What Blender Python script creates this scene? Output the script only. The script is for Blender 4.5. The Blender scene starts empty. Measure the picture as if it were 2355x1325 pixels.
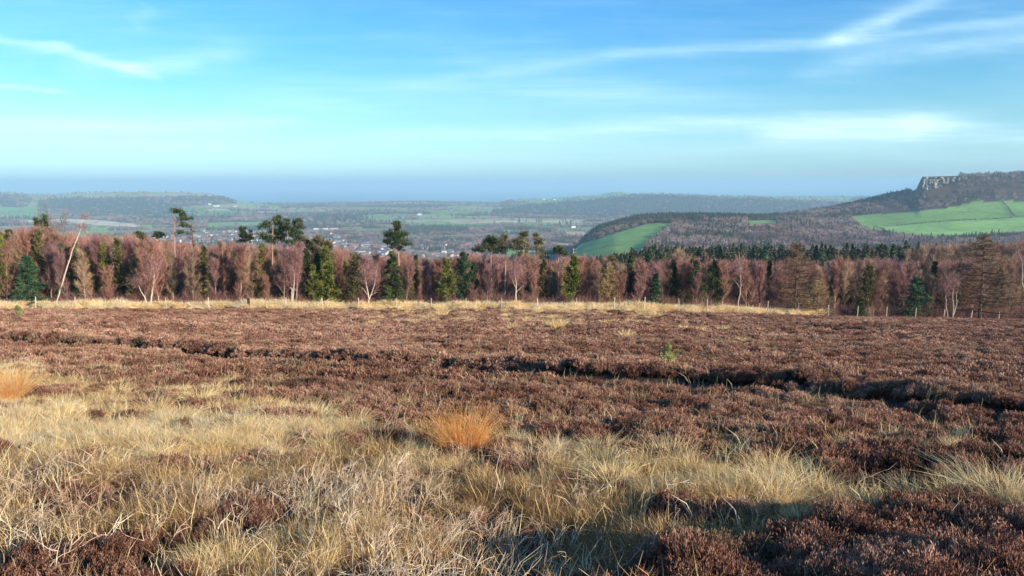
import bpy, math, random
import numpy as np
PI = math.pi
R = math.radians
random.seed(7)
rng = np.random.default_rng(11)
sc = bpy.context.scene
COL = sc.collection

# ------------------------------------------------------------------ camera
F = 1770.0; CX = 1177.5; CY = 662.5; HOR = 423.0      # focal length and level line, in photo pixels
TH = math.atan((CY - HOR) / F)
cam = bpy.data.cameras.new('camera'); camo = bpy.data.objects.new('camera', cam); COL.objects.link(camo)
cam.sensor_width = 36; cam.lens = 36 * F / 2355
cam.clip_start = 0.1; cam.clip_end = 200000
camo.location = (0, 0, 0); camo.rotation_euler = (PI / 2 - TH, 0, 0)
sc.camera = camo

# ------------------------------------------------------------------ light
SUN_EL = R(17); SUN_AZ = R(128)        # azimuth from +Y towards +X: behind the camera, to the right
SUN_STRENGTH = 5.0; SKY_STRENGTH = 0.125; EXPOSURE = 0.46
sund = bpy.data.lights.new('sun', 'SUN'); suno = bpy.data.objects.new('sun', sund); COL.objects.link(suno)
sund.energy = SUN_STRENGTH; sund.angle = R(0.5); sund.color = (1.0, 0.85, 0.66)
suno.rotation_euler = (PI / 2 - SUN_EL, 0, PI - SUN_AZ)
suno.location = (40, -40, 60)
sc.view_settings.view_transform = 'Standard'; sc.view_settings.look = 'None'
sc.cycles.volume_bounces = 2
sc.view_settings.exposure = EXPOSURE; sc.view_settings.gamma = 1

# ------------------------------------------------------------------ node helpers
class NT:
    def __init__(s, tree): s.t = tree
    def n(s, typ, **kw):
        nd = s.t.nodes.new(typ)
        for k, v in kw.items(): setattr(nd, k, v)
        return nd
    def put(s, sock, v):
        if isinstance(v, bpy.types.NodeSocket): s.t.links.new(v, sock)
        else: sock.default_value = v
    def math(s, op, a, b=None, c=None, clamp=False):
        nd = s.n('ShaderNodeMath', operation=op, use_clamp=clamp)
        s.put(nd.inputs[0], a)
        if b is not None: s.put(nd.inputs[1], b)
        if c is not None: s.put(nd.inputs[2], c)
        return nd.outputs[0]
    def mix(s, f, a, b, mode='MIX'):
        nd = s.n('ShaderNodeMix', data_type='RGBA', blend_type=mode, clamp_factor=True)
        s.put(nd.inputs[0], f); s.put(nd.inputs[6], a); s.put(nd.inputs[7], b)
        return nd.outputs[2]
    def ramp(s, f, stops):
        nd = s.n('ShaderNodeValToRGB'); cr = nd.color_ramp
        while len(cr.elements) < len(stops): cr.elements.new(0.5)
        for e, (p, c) in zip(cr.elements, stops):
            e.position = p; e.color = (c[0], c[1], c[2], 1) if hasattr(c, '__len__') else (c, c, c, 1)
        s.put(nd.inputs[0], f); return nd.outputs[0]
    def noise(s, vec, scale, detail=4, rough=0.55):
        nd = s.n('ShaderNodeTexNoise'); s.put(nd.inputs['Scale'], scale)
        nd.inputs['Detail'].default_value = detail; nd.inputs['Roughness'].default_value = rough
        if vec is not None: s.put(nd.inputs['Vector'], vec)
        return nd.outputs[0]

# ------------------------------------------------------------------ world
W = bpy.data.worlds.new('World'); sc.world = W; W.use_nodes = True
W.node_tree.nodes.clear(); w = NT(W.node_tree)
sky = w.n('ShaderNodeTexSky', sky_type='NISHITA', sun_disc=False, sun_elevation=SUN_EL, sun_rotation=SUN_AZ,
          altitude=300, air_density=1.0, dust_density=0.4, ozone_density=2.0)
tc = w.n('ShaderNodeTexCoord'); sep = w.n('ShaderNodeSeparateXYZ'); w.put(sep.inputs[0], tc.outputs['Generated'])
dx, dy, dz = sep.outputs
yy = w.math('MAXIMUM', dy, 0.05)
U0 = w.math('DIVIDE', dx, yy); V0 = w.math('DIVIDE', dz, yy)
elev = w.math('MAXIMUM', dz, 0.0)
tint = w.ramp(w.math('MULTIPLY', elev, 4.0), [(0.0, (.50, .78, 1.40)), (0.08, (.52, .88, 1.36)), (0.18, (.58, .94, 1.26)), (0.34, (.56, .93, 1.14)),
        (0.55, (.42, .88, 1.14)), (0.8, (.35, .86, 1.22)), (1.0, (.31, .82, 1.27))])
skyc = w.mix(1.0, sky.outputs[0], tint, 'MULTIPLY')
# cirrus and old vapour trails, laid out on the sky's directions
comb = w.n('ShaderNodeCombineXYZ'); w.put(comb.inputs[0], U0); w.put(comb.inputs[1], w.math('MULTIPLY', V0, 5.0))
warp = w.noise(comb.outputs[0], 5.0, 5, .6)
warpc = w.math('MULTIPLY', w.math('SUBTRACT', warp, 0.5), 0.06)
Uw = w.math('ADD', U0, warpc); Vw = w.math('ADD', V0, w.math('MULTIPLY', warpc, .45))
wisp = w.noise(comb.outputs[0], 9.0, 8, .68)
wisp2 = w.noise(comb.outputs[0], 2.2, 5, .6)
def uv_of(px, py):
    u = (px - CX) / F; v = (py - CY) / F; yv = math.cos(TH) - v * math.sin(TH)
    return u / yv, (-math.sin(TH) - v * math.cos(TH)) / yv
def streak(p0, p1, wid, amp, soft=1.0):
    (u0, v0), (u1, v1) = uv_of(*p0), uv_of(*p1); wd = wid / F
    L = math.hypot(u1 - u0, v1 - v0); cx, sx = (u1 - u0) / L, (v1 - v0) / L
    a = w.math('SUBTRACT', Uw, u0); b = w.math('SUBTRACT', Vw, v0)
    t = w.math('ADD', w.math('MULTIPLY', a, cx), w.math('MULTIPLY', b, sx))
    q = w.math('SUBTRACT', w.math('MULTIPLY', b, cx), w.math('MULTIPLY', a, sx))
    q = w.math('DIVIDE', q, wd)
    g = w.math('EXPONENT', w.math('MULTIPLY', w.math('MULTIPLY', q, q), -1.0))
    tt = w.math('DIVIDE', t, L)
    e = w.math('MULTIPLY', w.math('MULTIPLY', tt, 5.0 * soft, clamp=True), w.math('MULTIPLY', w.math('SUBTRACT', 1.0, tt), 5.0 * soft, clamp=True))
    return w.math('MULTIPLY', w.math('MULTIPLY', g, e), amp)
S = [((-120, 78), (170, 120), 11, .55), ((90, 100), (385, 186), 10, .55), ((100, 165), (620, 120), 26, .26), ((250, 165), (480, 150), 16, .2),
     ((-100, 200), (180, 208), 6, .45), ((1860, 112), (2200, -18), 17, .38), ((1900, 105), (2080, 45), 18, .25), ((1900, 92), (2500, 30), 10, .25),
     ((1800, 175), (2520, 55), 26, .34), ((880, 205), (1620, 100), 16, .20), ((1350, 128), (2200, 78), 13, .22), ((300, 70), (345, 10), 22, .12),
     ((-300, 285), (760, 282), 20, .34), ((700, 320), (1700, 292), 14, .30), ((1300, 292), (2300, 274), 18, .42), ((1700, 312), (2200, 300), 24, .4),
     ((2040, 292), (2450, 312), 22, .42), ((-400, 360), (2700, 345), 40, .16), ((500, 225), (1700, 215), 30, .16)]
acc = bands = None
for p0, p1, wd, am in S:
    q = streak(p0, p1, wd, am)
    if abs(p1[1] - p0[1]) < .07 * (p1[0] - p0[0]): bands = q if bands is None else w.math('ADD', bands, q)
    else: acc = q if acc is None else w.math('ADD', acc, q)
comb2 = w.n('ShaderNodeCombineXYZ'); w.put(comb2.inputs[0], w.math('ADD', U0, w.math('MULTIPLY', V0, .8))); w.put(comb2.inputs[1], w.math('MULTIPLY', V0, 16.0))
fib = w.noise(comb2.outputs[0], 3.2, 9, .66)
veil = w.math('MULTIPLY', w.math('MULTIPLY', w.math('SUBTRACT', wisp2, 0.36, clamp=True), 1.0), w.math('MULTIPLY', w.math('SUBTRACT', fib, .32, clamp=True), 3.4))
veil = w.math('MULTIPLY', veil, w.ramp(elev, [(0, 0.0), (0.02, .4), (0.12, 1.0), (.2, .7), (.4, .3)]))
cl = w.math('MULTIPLY', acc, w.math('MAXIMUM', w.math('SUBTRACT', w.math('MULTIPLY', wisp, 2.6), .4), .15))
cl = w.math('ADD', cl, w.math('ADD', veil, w.math('MULTIPLY', bands, w.math('MAXIMUM', w.math('SUBTRACT', w.math('MULTIPLY', fib, 3.6), .7), .1))))
cl = w.math('MINIMUM', w.math('MULTIPLY', cl, .78), 0.85)
skyc = w.mix(cl, skyc, (5.6, 7.6, 8.3, 1))
bg = w.n('ShaderNodeBackground'); w.put(bg.inputs[0], skyc); bg.inputs[1].default_value = SKY_STRENGTH
wo = w.n('ShaderNodeOutputWorld'); w.put(wo.inputs[0], bg.outputs[0])

# ------------------------------------------------------------------ projection helpers
def s_of(row): return np.tan(TH + np.arctan((np.asarray(row, float) - CY) / F))       # drop per metre forward
def project(x, y, z):
    d = y * math.cos(TH) - z * math.sin(TH); up = y * math.sin(TH) + z * math.cos(TH)
    d = np.maximum(d, 1e-3)
    return CX + F * x / d, CY - F * up / d
def at(px, row, Y):
    u = (px - CX) / F; v = (row - CY) / F; yv = math.cos(TH) - v * math.sin(TH)
    return np.array([u / yv * Y, Y, -s_of(row) * Y])
def a_of(px, row=470): return (np.asarray(px, float) - CX) / F / (math.cos(TH) - (row - CY) / F * math.sin(TH))

# ------------------------------------------------------------------ noise
def _h(ix, iy, seed):
    n = (ix.astype(np.int64) * 374761393 + iy.astype(np.int64) * 668265263 + seed * 974634777) & 0xffffffff
    n = ((n ^ (n >> 13)) * 1274126177) & 0xffffffff
    n = n ^ (n >> 16)
    return (n & 0xffffff) / float(0xffffff)
def vnoise(x, y, seed=0):
    ix = np.floor(x); iy = np.floor(y); fx = x - ix; fy = y - iy
    fx = fx * fx * (3 - 2 * fx); fy = fy * fy * (3 - 2 * fy)
    ix = ix.astype(np.int64); iy = iy.astype(np.int64)
    a = _h(ix, iy, seed); b = _h(ix + 1, iy, seed); c = _h(ix, iy + 1, seed); d = _h(ix + 1, iy + 1, seed)
    return (a * (1 - fx) + b * fx) * (1 - fy) + (c * (1 - fx) + d * fx) * fy
def fbm(x, y, o=4, seed=0):
    s = 0; a = .5; t = 0
    for k in range(o):
        s = s + a * vnoise(x * 2 ** k + 17.3 * k, y * 2 ** k - 9.1 * k, seed + k); t += a; a *= .5
    return s / t
def seg_dist(x, y, pts):
    best = np.full(np.shape(x), 1e9); side = np.zeros(np.shape(x))
    for (x0, y0), (x1, y1) in zip(pts[:-1], pts[1:]):
        L2 = (x1 - x0) ** 2 + (y1 - y0) ** 2
        t = np.clip(((x - x0) * (x1 - x0) + (y - y0) * (y1 - y0)) / L2, 0, 1)
        d = np.hypot(x - x0 - t * (x1 - x0), y - y0 - t * (y1 - y0))
        sd = ((x - x0) * (y1 - y0) - (y - y0) * (x1 - x0)) / math.sqrt(L2)
        m = d < best; best = np.where(m, d, best); side = np.where(m, sd, side)
    return best, side

# ------------------------------------------------------------------ the near slope
EP = np.array([-600, 0, 1200, 1450, 1600, 1900, 2355, 3000.]); ER = np.array([711, 712, 713, 716, 721, 729, 736, 742.]); EY = np.array([84, 84, 86, 88, 90, 98, 108, 116.])
EA = a_of(EP, 710); EB = (1.6 + .19 * EY - s_of(ER) * EY) / EY ** 2
def edge_y(a): return np.interp(a, EA, EY)
def base_z(x, y):
    a = x / np.clip(y, 25, None); b = np.interp(a, EA, EB); ye = np.interp(a, EA, EY)
    yc = np.minimum(y, ye)
    yp = np.clip(yc, 0, None)
    z = -(1.6 + .19 * yc - b * yp * yp)
    return z - .135 * np.clip(y - ye, 0, None)
def onslope(px, row):                     # where the photo's line of sight meets the slope
    lo, hi = 1.5, 130.
    for _ in range(40):
        m = (lo + hi) / 2; p = at(px, row, m)
        if p[2] > base_z(p[0], p[1]): lo = m
        else: hi = m
    return at(px, row, lo)[:2]
def poly_on(pts): return [tuple(onslope(*p)) for p in pts]
TR1 = poly_on([(-500, 755), (0, 792), (250, 805), (560, 832), (900, 858), (1300, 886), (1600, 900), (1850, 925), (2100, 948), (2400, 975), (2900, 1020)])
TR2 = poly_on([(1480, 727), (1650, 738), (1850, 752), (2000, 766), (2200, 775), (2500, 790)])
TR3 = poly_on([(1500, 905), (1750, 918), (1950, 935), (2150, 975), (2500, 1000)])
MOUNDS = [((1560, 1320), .5, .07), ((1900, 1260), .5, .09), ((2250, 1290), .9, .06), ((1950, 1170), .3, .04), ((2480, 1230), .8, .05), ((2500, 1330), 1.0, .09), ((2250, 1560), .9, .06),
          ((300, 1120), .9, .10), ((700, 1000), 1.5, .12)]  # right-hand mounds, some out of view, shaped to throw shade over the central hollow
HOLLOWS = [((1250, 1270), .8, .26), ((1420, 1200), .5, .12), ((1750, 1330), .3, .18), ((250, 1180), .5, .12), ((2130, 985), 1.0, .12)]
MND = [(onslope(*p), r, h) for p, r, h in MOUNDS] + [(onslope(*p), r, -h) for p, r, h in HOLLOWS]
def ground_z(x, y):
    x = np.asarray(x, float); y = np.asarray(y, float)
    z = base_z(x, y)
    for (mx, my), r, h in MND: z = z + h * np.exp(-((x - mx) ** 2 + (y - my) ** 2) / r ** 2)
    ye_ = np.interp(x / np.clip(y, 25, None), EA, EY); q = np.clip((ye_ - y) / 14, .12, 1)
    z = z + .34 * (fbm(x / 9, y / 9, 2, 5) - .5) * np.clip(y / 12, 0, 1) * q
    z = z + .18 * (fbm(x / 1.9, y / 1.3, 3, 21) - .5) * np.clip(.35 + y / 20, 0, 1) * q
    for tr, wd, dp in ((TR1, .6, .46), (TR2, 2.0, 1.15), (TR3, .6, .10)):
        d, s = seg_dist(x, y, tr); k = (.85 + .3 * vnoise(x / 2.2, y / 2.2, 3)) * np.interp(y, [16, 26], [1, 1.35]); wd = wd * np.interp(y, [12, 18, 30], [.5, .75, 1.25]); k = k * np.interp(y, [12, 20], [.5, 1])
        z = z - dp * k * np.exp(-(d / wd) ** 2) + .22 * k * np.exp(-((s + 1.3) / .8) ** 2) * (d < 4)
    return z

# ------------------------------------------------------------------ mesh builder
class Geo:
    def __init__(s): s.v = []; s.f3 = []; s.f4 = []; s.c = []; s.n = 0
    def add(s, V, f3=None, f4=None, C=None):
        V = np.asarray(V, np.float32).reshape(-1, 3); k = len(V)
        s.v.append(V)
        if C is None: C = np.full(k, .5)
        s.c.append(np.broadcast_to(np.asarray(C, np.float32), (k,)).astype(np.float32))
        if f3 is not None and len(f3): s.f3.append(np.asarray(f3, np.int64).reshape(-1, 3) + s.n)
        if f4 is not None and len(f4): s.f4.append(np.asarray(f4, np.int64).reshape(-1, 4) + s.n)
        s.n += k
    def mesh(s, name, mat, smooth=False):
        me = bpy.data.meshes.new(name); V = np.concatenate(s.v)
        f3 = np.concatenate(s.f3) if s.f3 else np.zeros((0, 3), np.int64); f4 = np.concatenate(s.f4) if s.f4 else np.zeros((0, 4), np.int64)
        me.vertices.add(len(V)); me.vertices.foreach_set('co', V.ravel())
        L = np.concatenate([f3.ravel(), f4.ravel()]).astype(np.int32)
        me.loops.add(len(L)); me.loops.foreach_set('vertex_index', L)
        st = np.concatenate([np.arange(len(f3)) * 3, len(f3) * 3 + np.arange(len(f4)) * 4]).astype(np.int32)
        me.polygons.add(len(st)); me.polygons.foreach_set('loop_start', st)
        me.polygons.foreach_set('use_smooth', np.full(len(st), smooth, bool))
        at_ = me.attributes.new('shade', 'FLOAT', 'POINT'); at_.data.foreach_set('value', np.concatenate(s.c))
        me.update(calc_edges=True)
        for m in (mat if isinstance(mat, (list, tuple)) else [mat]): me.materials.append(m)
        return me
def nrm(v): return v / np.maximum(np.linalg.norm(v, axis=-1, keepdims=True), 1e-9)
def rperp(d):
    r = rng.normal(size=d.shape); return nrm(np.cross(d, r))
def ribbons(g, P, Wd, C=None, side=None):       # P (N,K,3)  Wd (N,K)
    N, K, _ = P.shape
    if side is None: side = rperp(nrm(P[:, -1] - P[:, 0]))
    o = side[:, None, :] * Wd[..., None]
    V = np.stack([P - o, P + o], 2).reshape(-1, 3)
    i = np.arange(N)[:, None] * K * 2 + np.arange(K - 1)[None] * 2
    f = np.stack([i, i + 1, i + 3, i + 2], -1).reshape(-1, 4)
    if C is not None: C = np.repeat(np.broadcast_to(np.asarray(C), (N, K)).reshape(-1), 2) if np.ndim(C) == 2 else np.repeat(np.broadcast_to(C, (N,)), K * 2)
    g.add(V, f4=f, C=C)
def tubes(g, P, Rd, sides=3, C=None):
    N, K, _ = P.shape
    T = np.gradient(P, axis=1) if K > 2 else np.repeat((P[:, 1] - P[:, 0])[:, None], 2, 1)
    T = nrm(T); ref = rperp(T[:, 0])[:, None, :]
    A = nrm(ref - T * np.sum(ref * T, -1, keepdims=True)); B = np.cross(T, A)
    an = np.arange(sides) * 2 * PI / sides
    ring = A[:, :, None] * np.cos(an)[None, None, :, None] + B[:, :, None] * np.sin(an)[None, None, :, None]
    V = (P[:, :, None] + ring * Rd[:, :, None, None]).reshape(-1, 3)
    i = np.arange(N)[:, None, None] * K * sides + np.arange(K - 1)[None, :, None] * sides; j = np.arange(sides)[None, None]
    j2 = (j + 1) % sides
    f = np.stack([i + j, i + j2, i + sides + j2, i + sides + j], -1).reshape(-1, 4)
    if C is not None: C = np.repeat(np.broadcast_to(C, (N,)), K * sides)
    g.add(V, f4=f, C=C)
def spindles(g, A, B, rad, C=None, mid=.45):
    N = len(A); d = nrm(B - A); s1 = rperp(d); s2 = np.cross(d, s1); M = A + (B - A) * mid
    rad = np.broadcast_to(rad, (N,))[:, None]
    V = np.stack([A, B, M + s1 * rad, M + (-.5 * s1 + .87 * s2) * rad, M + (-.5 * s1 - .87 * s2) * rad], 1)
    i = np.arange(N)[:, None] * 5
    f = np.concatenate([np.stack([i + a * 0, i + 2 + k, i + 2 + (k + 1) % 3], -1) for a, k in ((0, 0), (0, 1), (0, 2))] +
                       [np.stack([i + 1, i + 2 + (k + 1) % 3, i + 2 + k], -1) for k in range(3)], 1).reshape(-1, 3)
    if C is not None: C = np.repeat(np.broadcast_to(C, (N,)), 5)
    g.add(V.reshape(-1, 3), f3=f, C=C)
def leaves(g, P, size, C=None, up=None):         # small random quads
    N = len(P); n = nrm(rng.normal(size=(N, 3)) if up is None else rng.normal(size=(N, 3)) * .6 + np.array(up)); s1 = rperp(n); s2 = np.cross(n, s1)
    sz = np.broadcast_to(size, (N,))[:, None]
    V = np.stack([P - s1 * sz * .5, P - s2 * sz * .28, P + s1 * sz * .5, P + s2 * sz * .28], 1).reshape(-1, 3)
    f = (np.arange(N)[:, None] * 4 + np.arange(4)[None])
    if C is not None: C = np.repeat(np.broadcast_to(C, (N,)), 4)
    g.add(V, f4=f, C=C)
def blob(g, c, r, seed=0, seg=10, rings=6, amp=.3):
    th = np.linspace(0, PI, rings + 1); ph = np.arange(seg) * 2 * PI / seg; q = np.random.default_rng(seed)
    T, Pp = np.meshgrid(th, ph, indexing='ij'); k = 1 + amp * (q.random(T.shape) - .5) * 2
    V = np.stack([np.sin(T) * np.cos(Pp) * k * r[0] + c[0], np.sin(T) * np.sin(Pp) * k * r[1] + c[1], np.cos(T) * k * r[2] + c[2]], -1).reshape(-1, 3)
    i = np.arange(rings)[:, None] * seg; j = np.arange(seg)[None]; j2 = (j + 1) % seg
    g.add(V, f4=np.stack([i + j, i + j2 , i + seg + j2, i + seg + j], -1).reshape(-1, 4)[:, ::-1])
def grid_mesh(name, X, Y, Z, mat, colors=None):
    n, m = X.shape; me = bpy.data.meshes.new(name)
    V = np.stack([X, Y, Z], -1).reshape(-1, 3).astype(np.float32)
    i = np.arange(n - 1)[:, None] * m + np.arange(m - 1)[None]
    f = np.stack([i, i + 1, i + m + 1, i + m], -1).reshape(-1, 4)
    me.vertices.add(len(V)); me.vertices.foreach_set('co', V.ravel())
    me.loops.add(f.size); me.loops.foreach_set('vertex_index', f.ravel().astype(np.int32))
    me.polygons.add(len(f)); me.polygons.foreach_set('loop_start', (np.arange(len(f)) * 4).astype(np.int32))
    me.polygons.foreach_set('use_smooth', np.ones(len(f), bool))
    if colors is not None:
        c = me.color_attributes.new('land', 'FLOAT_COLOR', 'POINT')
        c.data.foreach_set('color', np.concatenate([colors.reshape(-1, 3), np.ones((n * m, 1))], 1).astype(np.float32).ravel())
    me.update(calc_edges=True); me.materials.append(mat); return me

def tag(o, label=None, cat=None, group=None, kind=None):
    if label: o['label'] = label
    if cat: o['category'] = cat
    if group: o['group'] = group
    if kind: o['kind'] = kind
    return o
def link(name, me, parent=None):
    o = bpy.data.objects.new(name, me); COL.objects.link(o)
    if parent is not None: o.parent = parent
    return o
def thing(name, parts, loc, rz=0, scale=1, label=None, cat=None, group=None, tilt=(0, 0)):
    e = bpy.data.objects.new(name, None); COL.objects.link(e); e.empty_display_size = .3
    e.location = tuple(float(q) for q in loc); e.rotation_euler = (tilt[0], tilt[1], rz)
    e.scale = (scale,) * 3 if np.isscalar(scale) else scale
    for pn, me in parts: link(pn, me, e)
    return tag(e, label, cat, group)

# ------------------------------------------------------------------ materials
def mat_shade(name, stops, rough=.9, trans=0.0, jitter=.25, inst=False, noise_scale=0, spec=.15):
    """colour from the piece's own 'shade' value (age / species of each leaf or stem), varied a little from plant to plant"""
    m = bpy.data.materials.new(name); m.use_nodes = True; m.node_tree.nodes.clear(); t = NT(m.node_tree)
    a = t.n('ShaderNodeAttribute', attribute_name='shade'); f = a.outputs['Fac']
    if inst:
        b = t.n('ShaderNodeAttribute', attribute_name='tint', attribute_type='INSTANCER')
        f = t.math('ADD', f, b.outputs['Fac'])
    if noise_scale:
        g = t.n('ShaderNodeNewGeometry'); nn = t.noise(g.outputs['Position'], noise_scale, 3)
        f = t.math('ADD', f, t.math('MULTIPLY', t.math('SUBTRACT', nn, .5), .6))
    c = t.ramp(f, stops)
    if name == 'heather':
        sp_ = t.n('ShaderNodeAttribute', attribute_name='kin', attribute_type='INSTANCER').outputs['Fac']
        c = t.mix(t.math('MULTIPLY', t.math('SUBTRACT', sp_, .62), 3.0, clamp=True), c, t.mix(f, (.05, .045, .02, 1), (.50, .42, .24, 1)))
    oi = t.n('ShaderNodeObjectInfo'); k = t.math('ADD', 1 - jitter / 2, t.math('MULTIPLY', oi.outputs['Random'], jitter))
    hs = t.n('ShaderNodeHueSaturation'); t.put(hs.inputs['Color'], c); t.put(hs.inputs['Value'], k)
    p = t.n('ShaderNodeBsdfPrincipled'); t.put(p.inputs['Base Color'], hs.outputs[0]); p.inputs['Roughness'].default_value = rough
    p.inputs['Specular IOR Level'].default_value = spec
    out = t.n('ShaderNodeOutputMaterial'); sh = p.outputs[0]
    if trans:
        tr = t.n('ShaderNodeBsdfTranslucent'); t.put(tr.inputs[0], hs.outputs[0]); mx = t.n('ShaderNodeMixShader')
        mx.inputs[0].default_value = trans; t.put(mx.inputs[1], sh); t.put(mx.inputs[2], tr.outputs[0]); sh = mx.outputs[0]
    t.put(out.inputs[0], sh); return m
M = {}
M['twig'] = mat_shade('birch_twigs', [(0, (.12, .055, .048)), (.4, (.33, .15, .115)), (.7, (.52, .28, .20)), (1, (.62, .42, .30))], jitter=.45)
M['twig2'] = mat_shade('purple_twigs', [(0, (.12, .065, .07)), (.5, (.38, .19, .17)), (1, (.62, .38, .33))], jitter=.45)
M['twig3'] = mat_shade('tan_twigs', [(0, (.17, .10, .07)), (.5, (.42, .27, .18)), (1, (.64, .48, .31))], jitter=.45)
M['greytwig'] = mat_shade('grey_twigs', [(0, (.12, .10, .10)), (1, (.36, .31, .29))])
M['bark'] = mat_shade('birch_bark', [(0, (.30, .20, .16)), (.4, (.48, .38, .30)), (1, (.66, .56, .46))], noise_scale=3)
M['dbark'] = mat_shade('dark_bark', [(0, (.05, .035, .03)), (1, (.17, .11, .08))], noise_scale=4)
M['pbark'] = mat_shade('pine_bark', [(0, (.20, .13, .10)), (1, (.62, .38, .26))], noise_scale=1.5)
M['pine'] = mat_shade('pine_needles', [(0, (.012, .026, .016)), (.4, (.045, .075, .030)), (1, (.17, .20, .07))], trans=.1, jitter=.3)
M['ypine'] = mat_shade('young_pine_needles', [(0, (.03, .05, .015)), (.4, (.13, .15, .035)), (1, (.42, .42, .11))], trans=.15)
M['olive'] = mat_shade('olive_needles', [(0, (.03, .032, .016)), (.4, (.12, .11, .045)), (1, (.34, .29, .13))], trans=.12)
M['spruce'] = mat_shade('spruce_needles', [(0, (.010, .030, .025)), (.4, (.03, .08, .048)), (1, (.13, .23, .09))], trans=.1)
M['larch'] = mat_shade('larch_twigs', [(0, (.09, .055, .04)), (.5, (.22, .14, .085)), (1, (.42, .30, .16))])
M['gold'] = mat_shade('golden_twigs', [(0, (.20, .13, .06)), (.5, (.42, .30, .13)), (1, (.60, .46, .22))])
M['heather'] = mat_shade('heather', [(0, (.05, .027, .019)), (.2, (.155, .070, .046)), (.42, (.29, .135, .09)), (.6, (.42, .225, .15)), (.8, (.58, .35, .235)), (1, (.70, .50, .37))],
                         inst=True, jitter=.5, trans=.12)
M['grass'] = mat_shade('dry_grass', [(0, (.20, .105, .05)), (.25, (.56, .35, .14)), (.5, (.93, .67, .29)), (.75, (1.0, .84, .48)), (1, (.92, .80, .64))], inst=True, jitter=.3, trans=.3, spec=.3, rough=.6)
M['ograss'] = mat_shade('orange_grass', [(0, (.74, .27, .05)), (.4, (.94, .48, .13)), (1, (.95, .76, .44))], trans=.3, jitter=.15)
M['sap'] = mat_shade('sapling_needles', [(0, (.12, .14, .05)), (.4, (.38, .38, .14)), (1, (.62, .60, .28))], trans=.2)
M['stem'] = mat_shade('dead_stems', [(0, (.14, .075, .045)), (.35, (.36, .22, .13)), (.6, (.66, .48, .31)), (1, (.95, .80, .60))], inst=True, jitter=.35, noise_scale=6)
M['shrub'] = mat_shade('heath_shrub', [(0, (.04, .05, .03)), (.5, (.10, .13, .05)), (1, (.20, .22, .09))], jitter=.5)
M['greyshrub'] = mat_shade('grey_shrub', [(0, (.10, .12, .10)), (.5, (.20, .23, .19)), (1, (.32, .34, .28))], jitter=.3)
M['wood'] = mat_shade('fence_wood', [(0, (.25, .20, .15)), (1, (.72, .62, .50))], noise_scale=5)
M['dwood'] = mat_shade('dark_wood', [(0, (.03, .022, .018)), (1, (.09, .06, .05))], noise_scale=5)
M['farwood'] = mat_shade('far_woodland', [(0, (.03, .06, .04)), (.25, (.10, .14, .075)), (.42, (.13, .11, .08)), (.7, (.27, .175, .17)), (.9, (.42, .31, .28)), (1, (.34, .30, .20))], inst=True, jitter=.6)
def plain(name, col, rough=.7, metal=0, nscale=0, namp=.3, bump=0):
    m = bpy.data.materials.new(name); m.use_nodes = True; t = NT(m.node_tree); p = m.node_tree.nodes['Principled BSDF']
    p.inputs['Roughness'].default_value = rough; p.inputs['Metallic'].default_value = metal; p.inputs['Base Color'].default_value = (*col, 1)
    if nscale:
        g = t.n('ShaderNodeNewGeometry'); nn = t.noise(g.outputs['Position'], nscale, 6, .65)
        c = t.ramp(nn, [(.3, tuple(q * (1 - namp) for q in col)), (.7, tuple(min(1, q * (1 + namp)) for q in col))]); t.put(p.inputs['Base Color'], c)
        if bump:
            b = t.n('ShaderNodeBump'); b.inputs['Strength'].default_value = bump; b.inputs['Distance'].default_value = 1; t.put(b.inputs['Height'], nn); t.put(p.inputs['Normal'], b.outputs[0])
    return m
M['wire'] = plain('wire', (.12, .12, .12), .6, .5)

# peat and leaf litter under the plants
mg = plain('peat', (.055, .034, .026), .95, 0, 3.0, .6, .3)
# land: field colours come from the land cover attribute, roughened by noise
ml = bpy.data.materials.new('farmland'); ml.use_nodes = True; t = NT(ml.node_tree); p = ml.node_tree.nodes['Principled BSDF']
g_ = t.n('ShaderNodeNewGeometry'); vc = t.n('ShaderNodeAttribute', attribute_name='land')
n1 = t.noise(g_.outputs['Position'], .012, 6, .65); n2 = t.noise(g_.outputs['Position'], .09, 4, .6)
f1 = t.math('ADD', .35, t.math('MULTIPLY', n1, 1.1)); f2 = t.math('ADD', .55, t.math('MULTIPLY', n2, .9))
hs = t.n('ShaderNodeHueSaturation'); t.put(hs.inputs['Color'], vc.outputs['Color']); t.put(hs.inputs['Value'], t.math('MULTIPLY', f1, f2))
t.put(p.inputs['Base Color'], hs.outputs[0]); p.inputs['Roughness'].default_value = .95; p.inputs['Specular IOR Level'].default_value = .1

# ------------------------------------------------------------------ ground: near sheet
ya = np.concatenate([np.linspace(-7, 3, 60)[:-1], np.exp(np.linspace(math.log(3), math.log(142), 560))])
aa = np.linspace(-.84, .84, 560)
Yg, Ag = np.meshgrid(ya, aa, indexing='ij')
Xg = Ag * (Yg + 9)
tag(link('ground', grid_mesh('ground', Xg, Yg, ground_z(Xg, Yg), mg)), 'dark peaty moor slope under heather and dry grass', None, None, 'structure')

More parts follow.
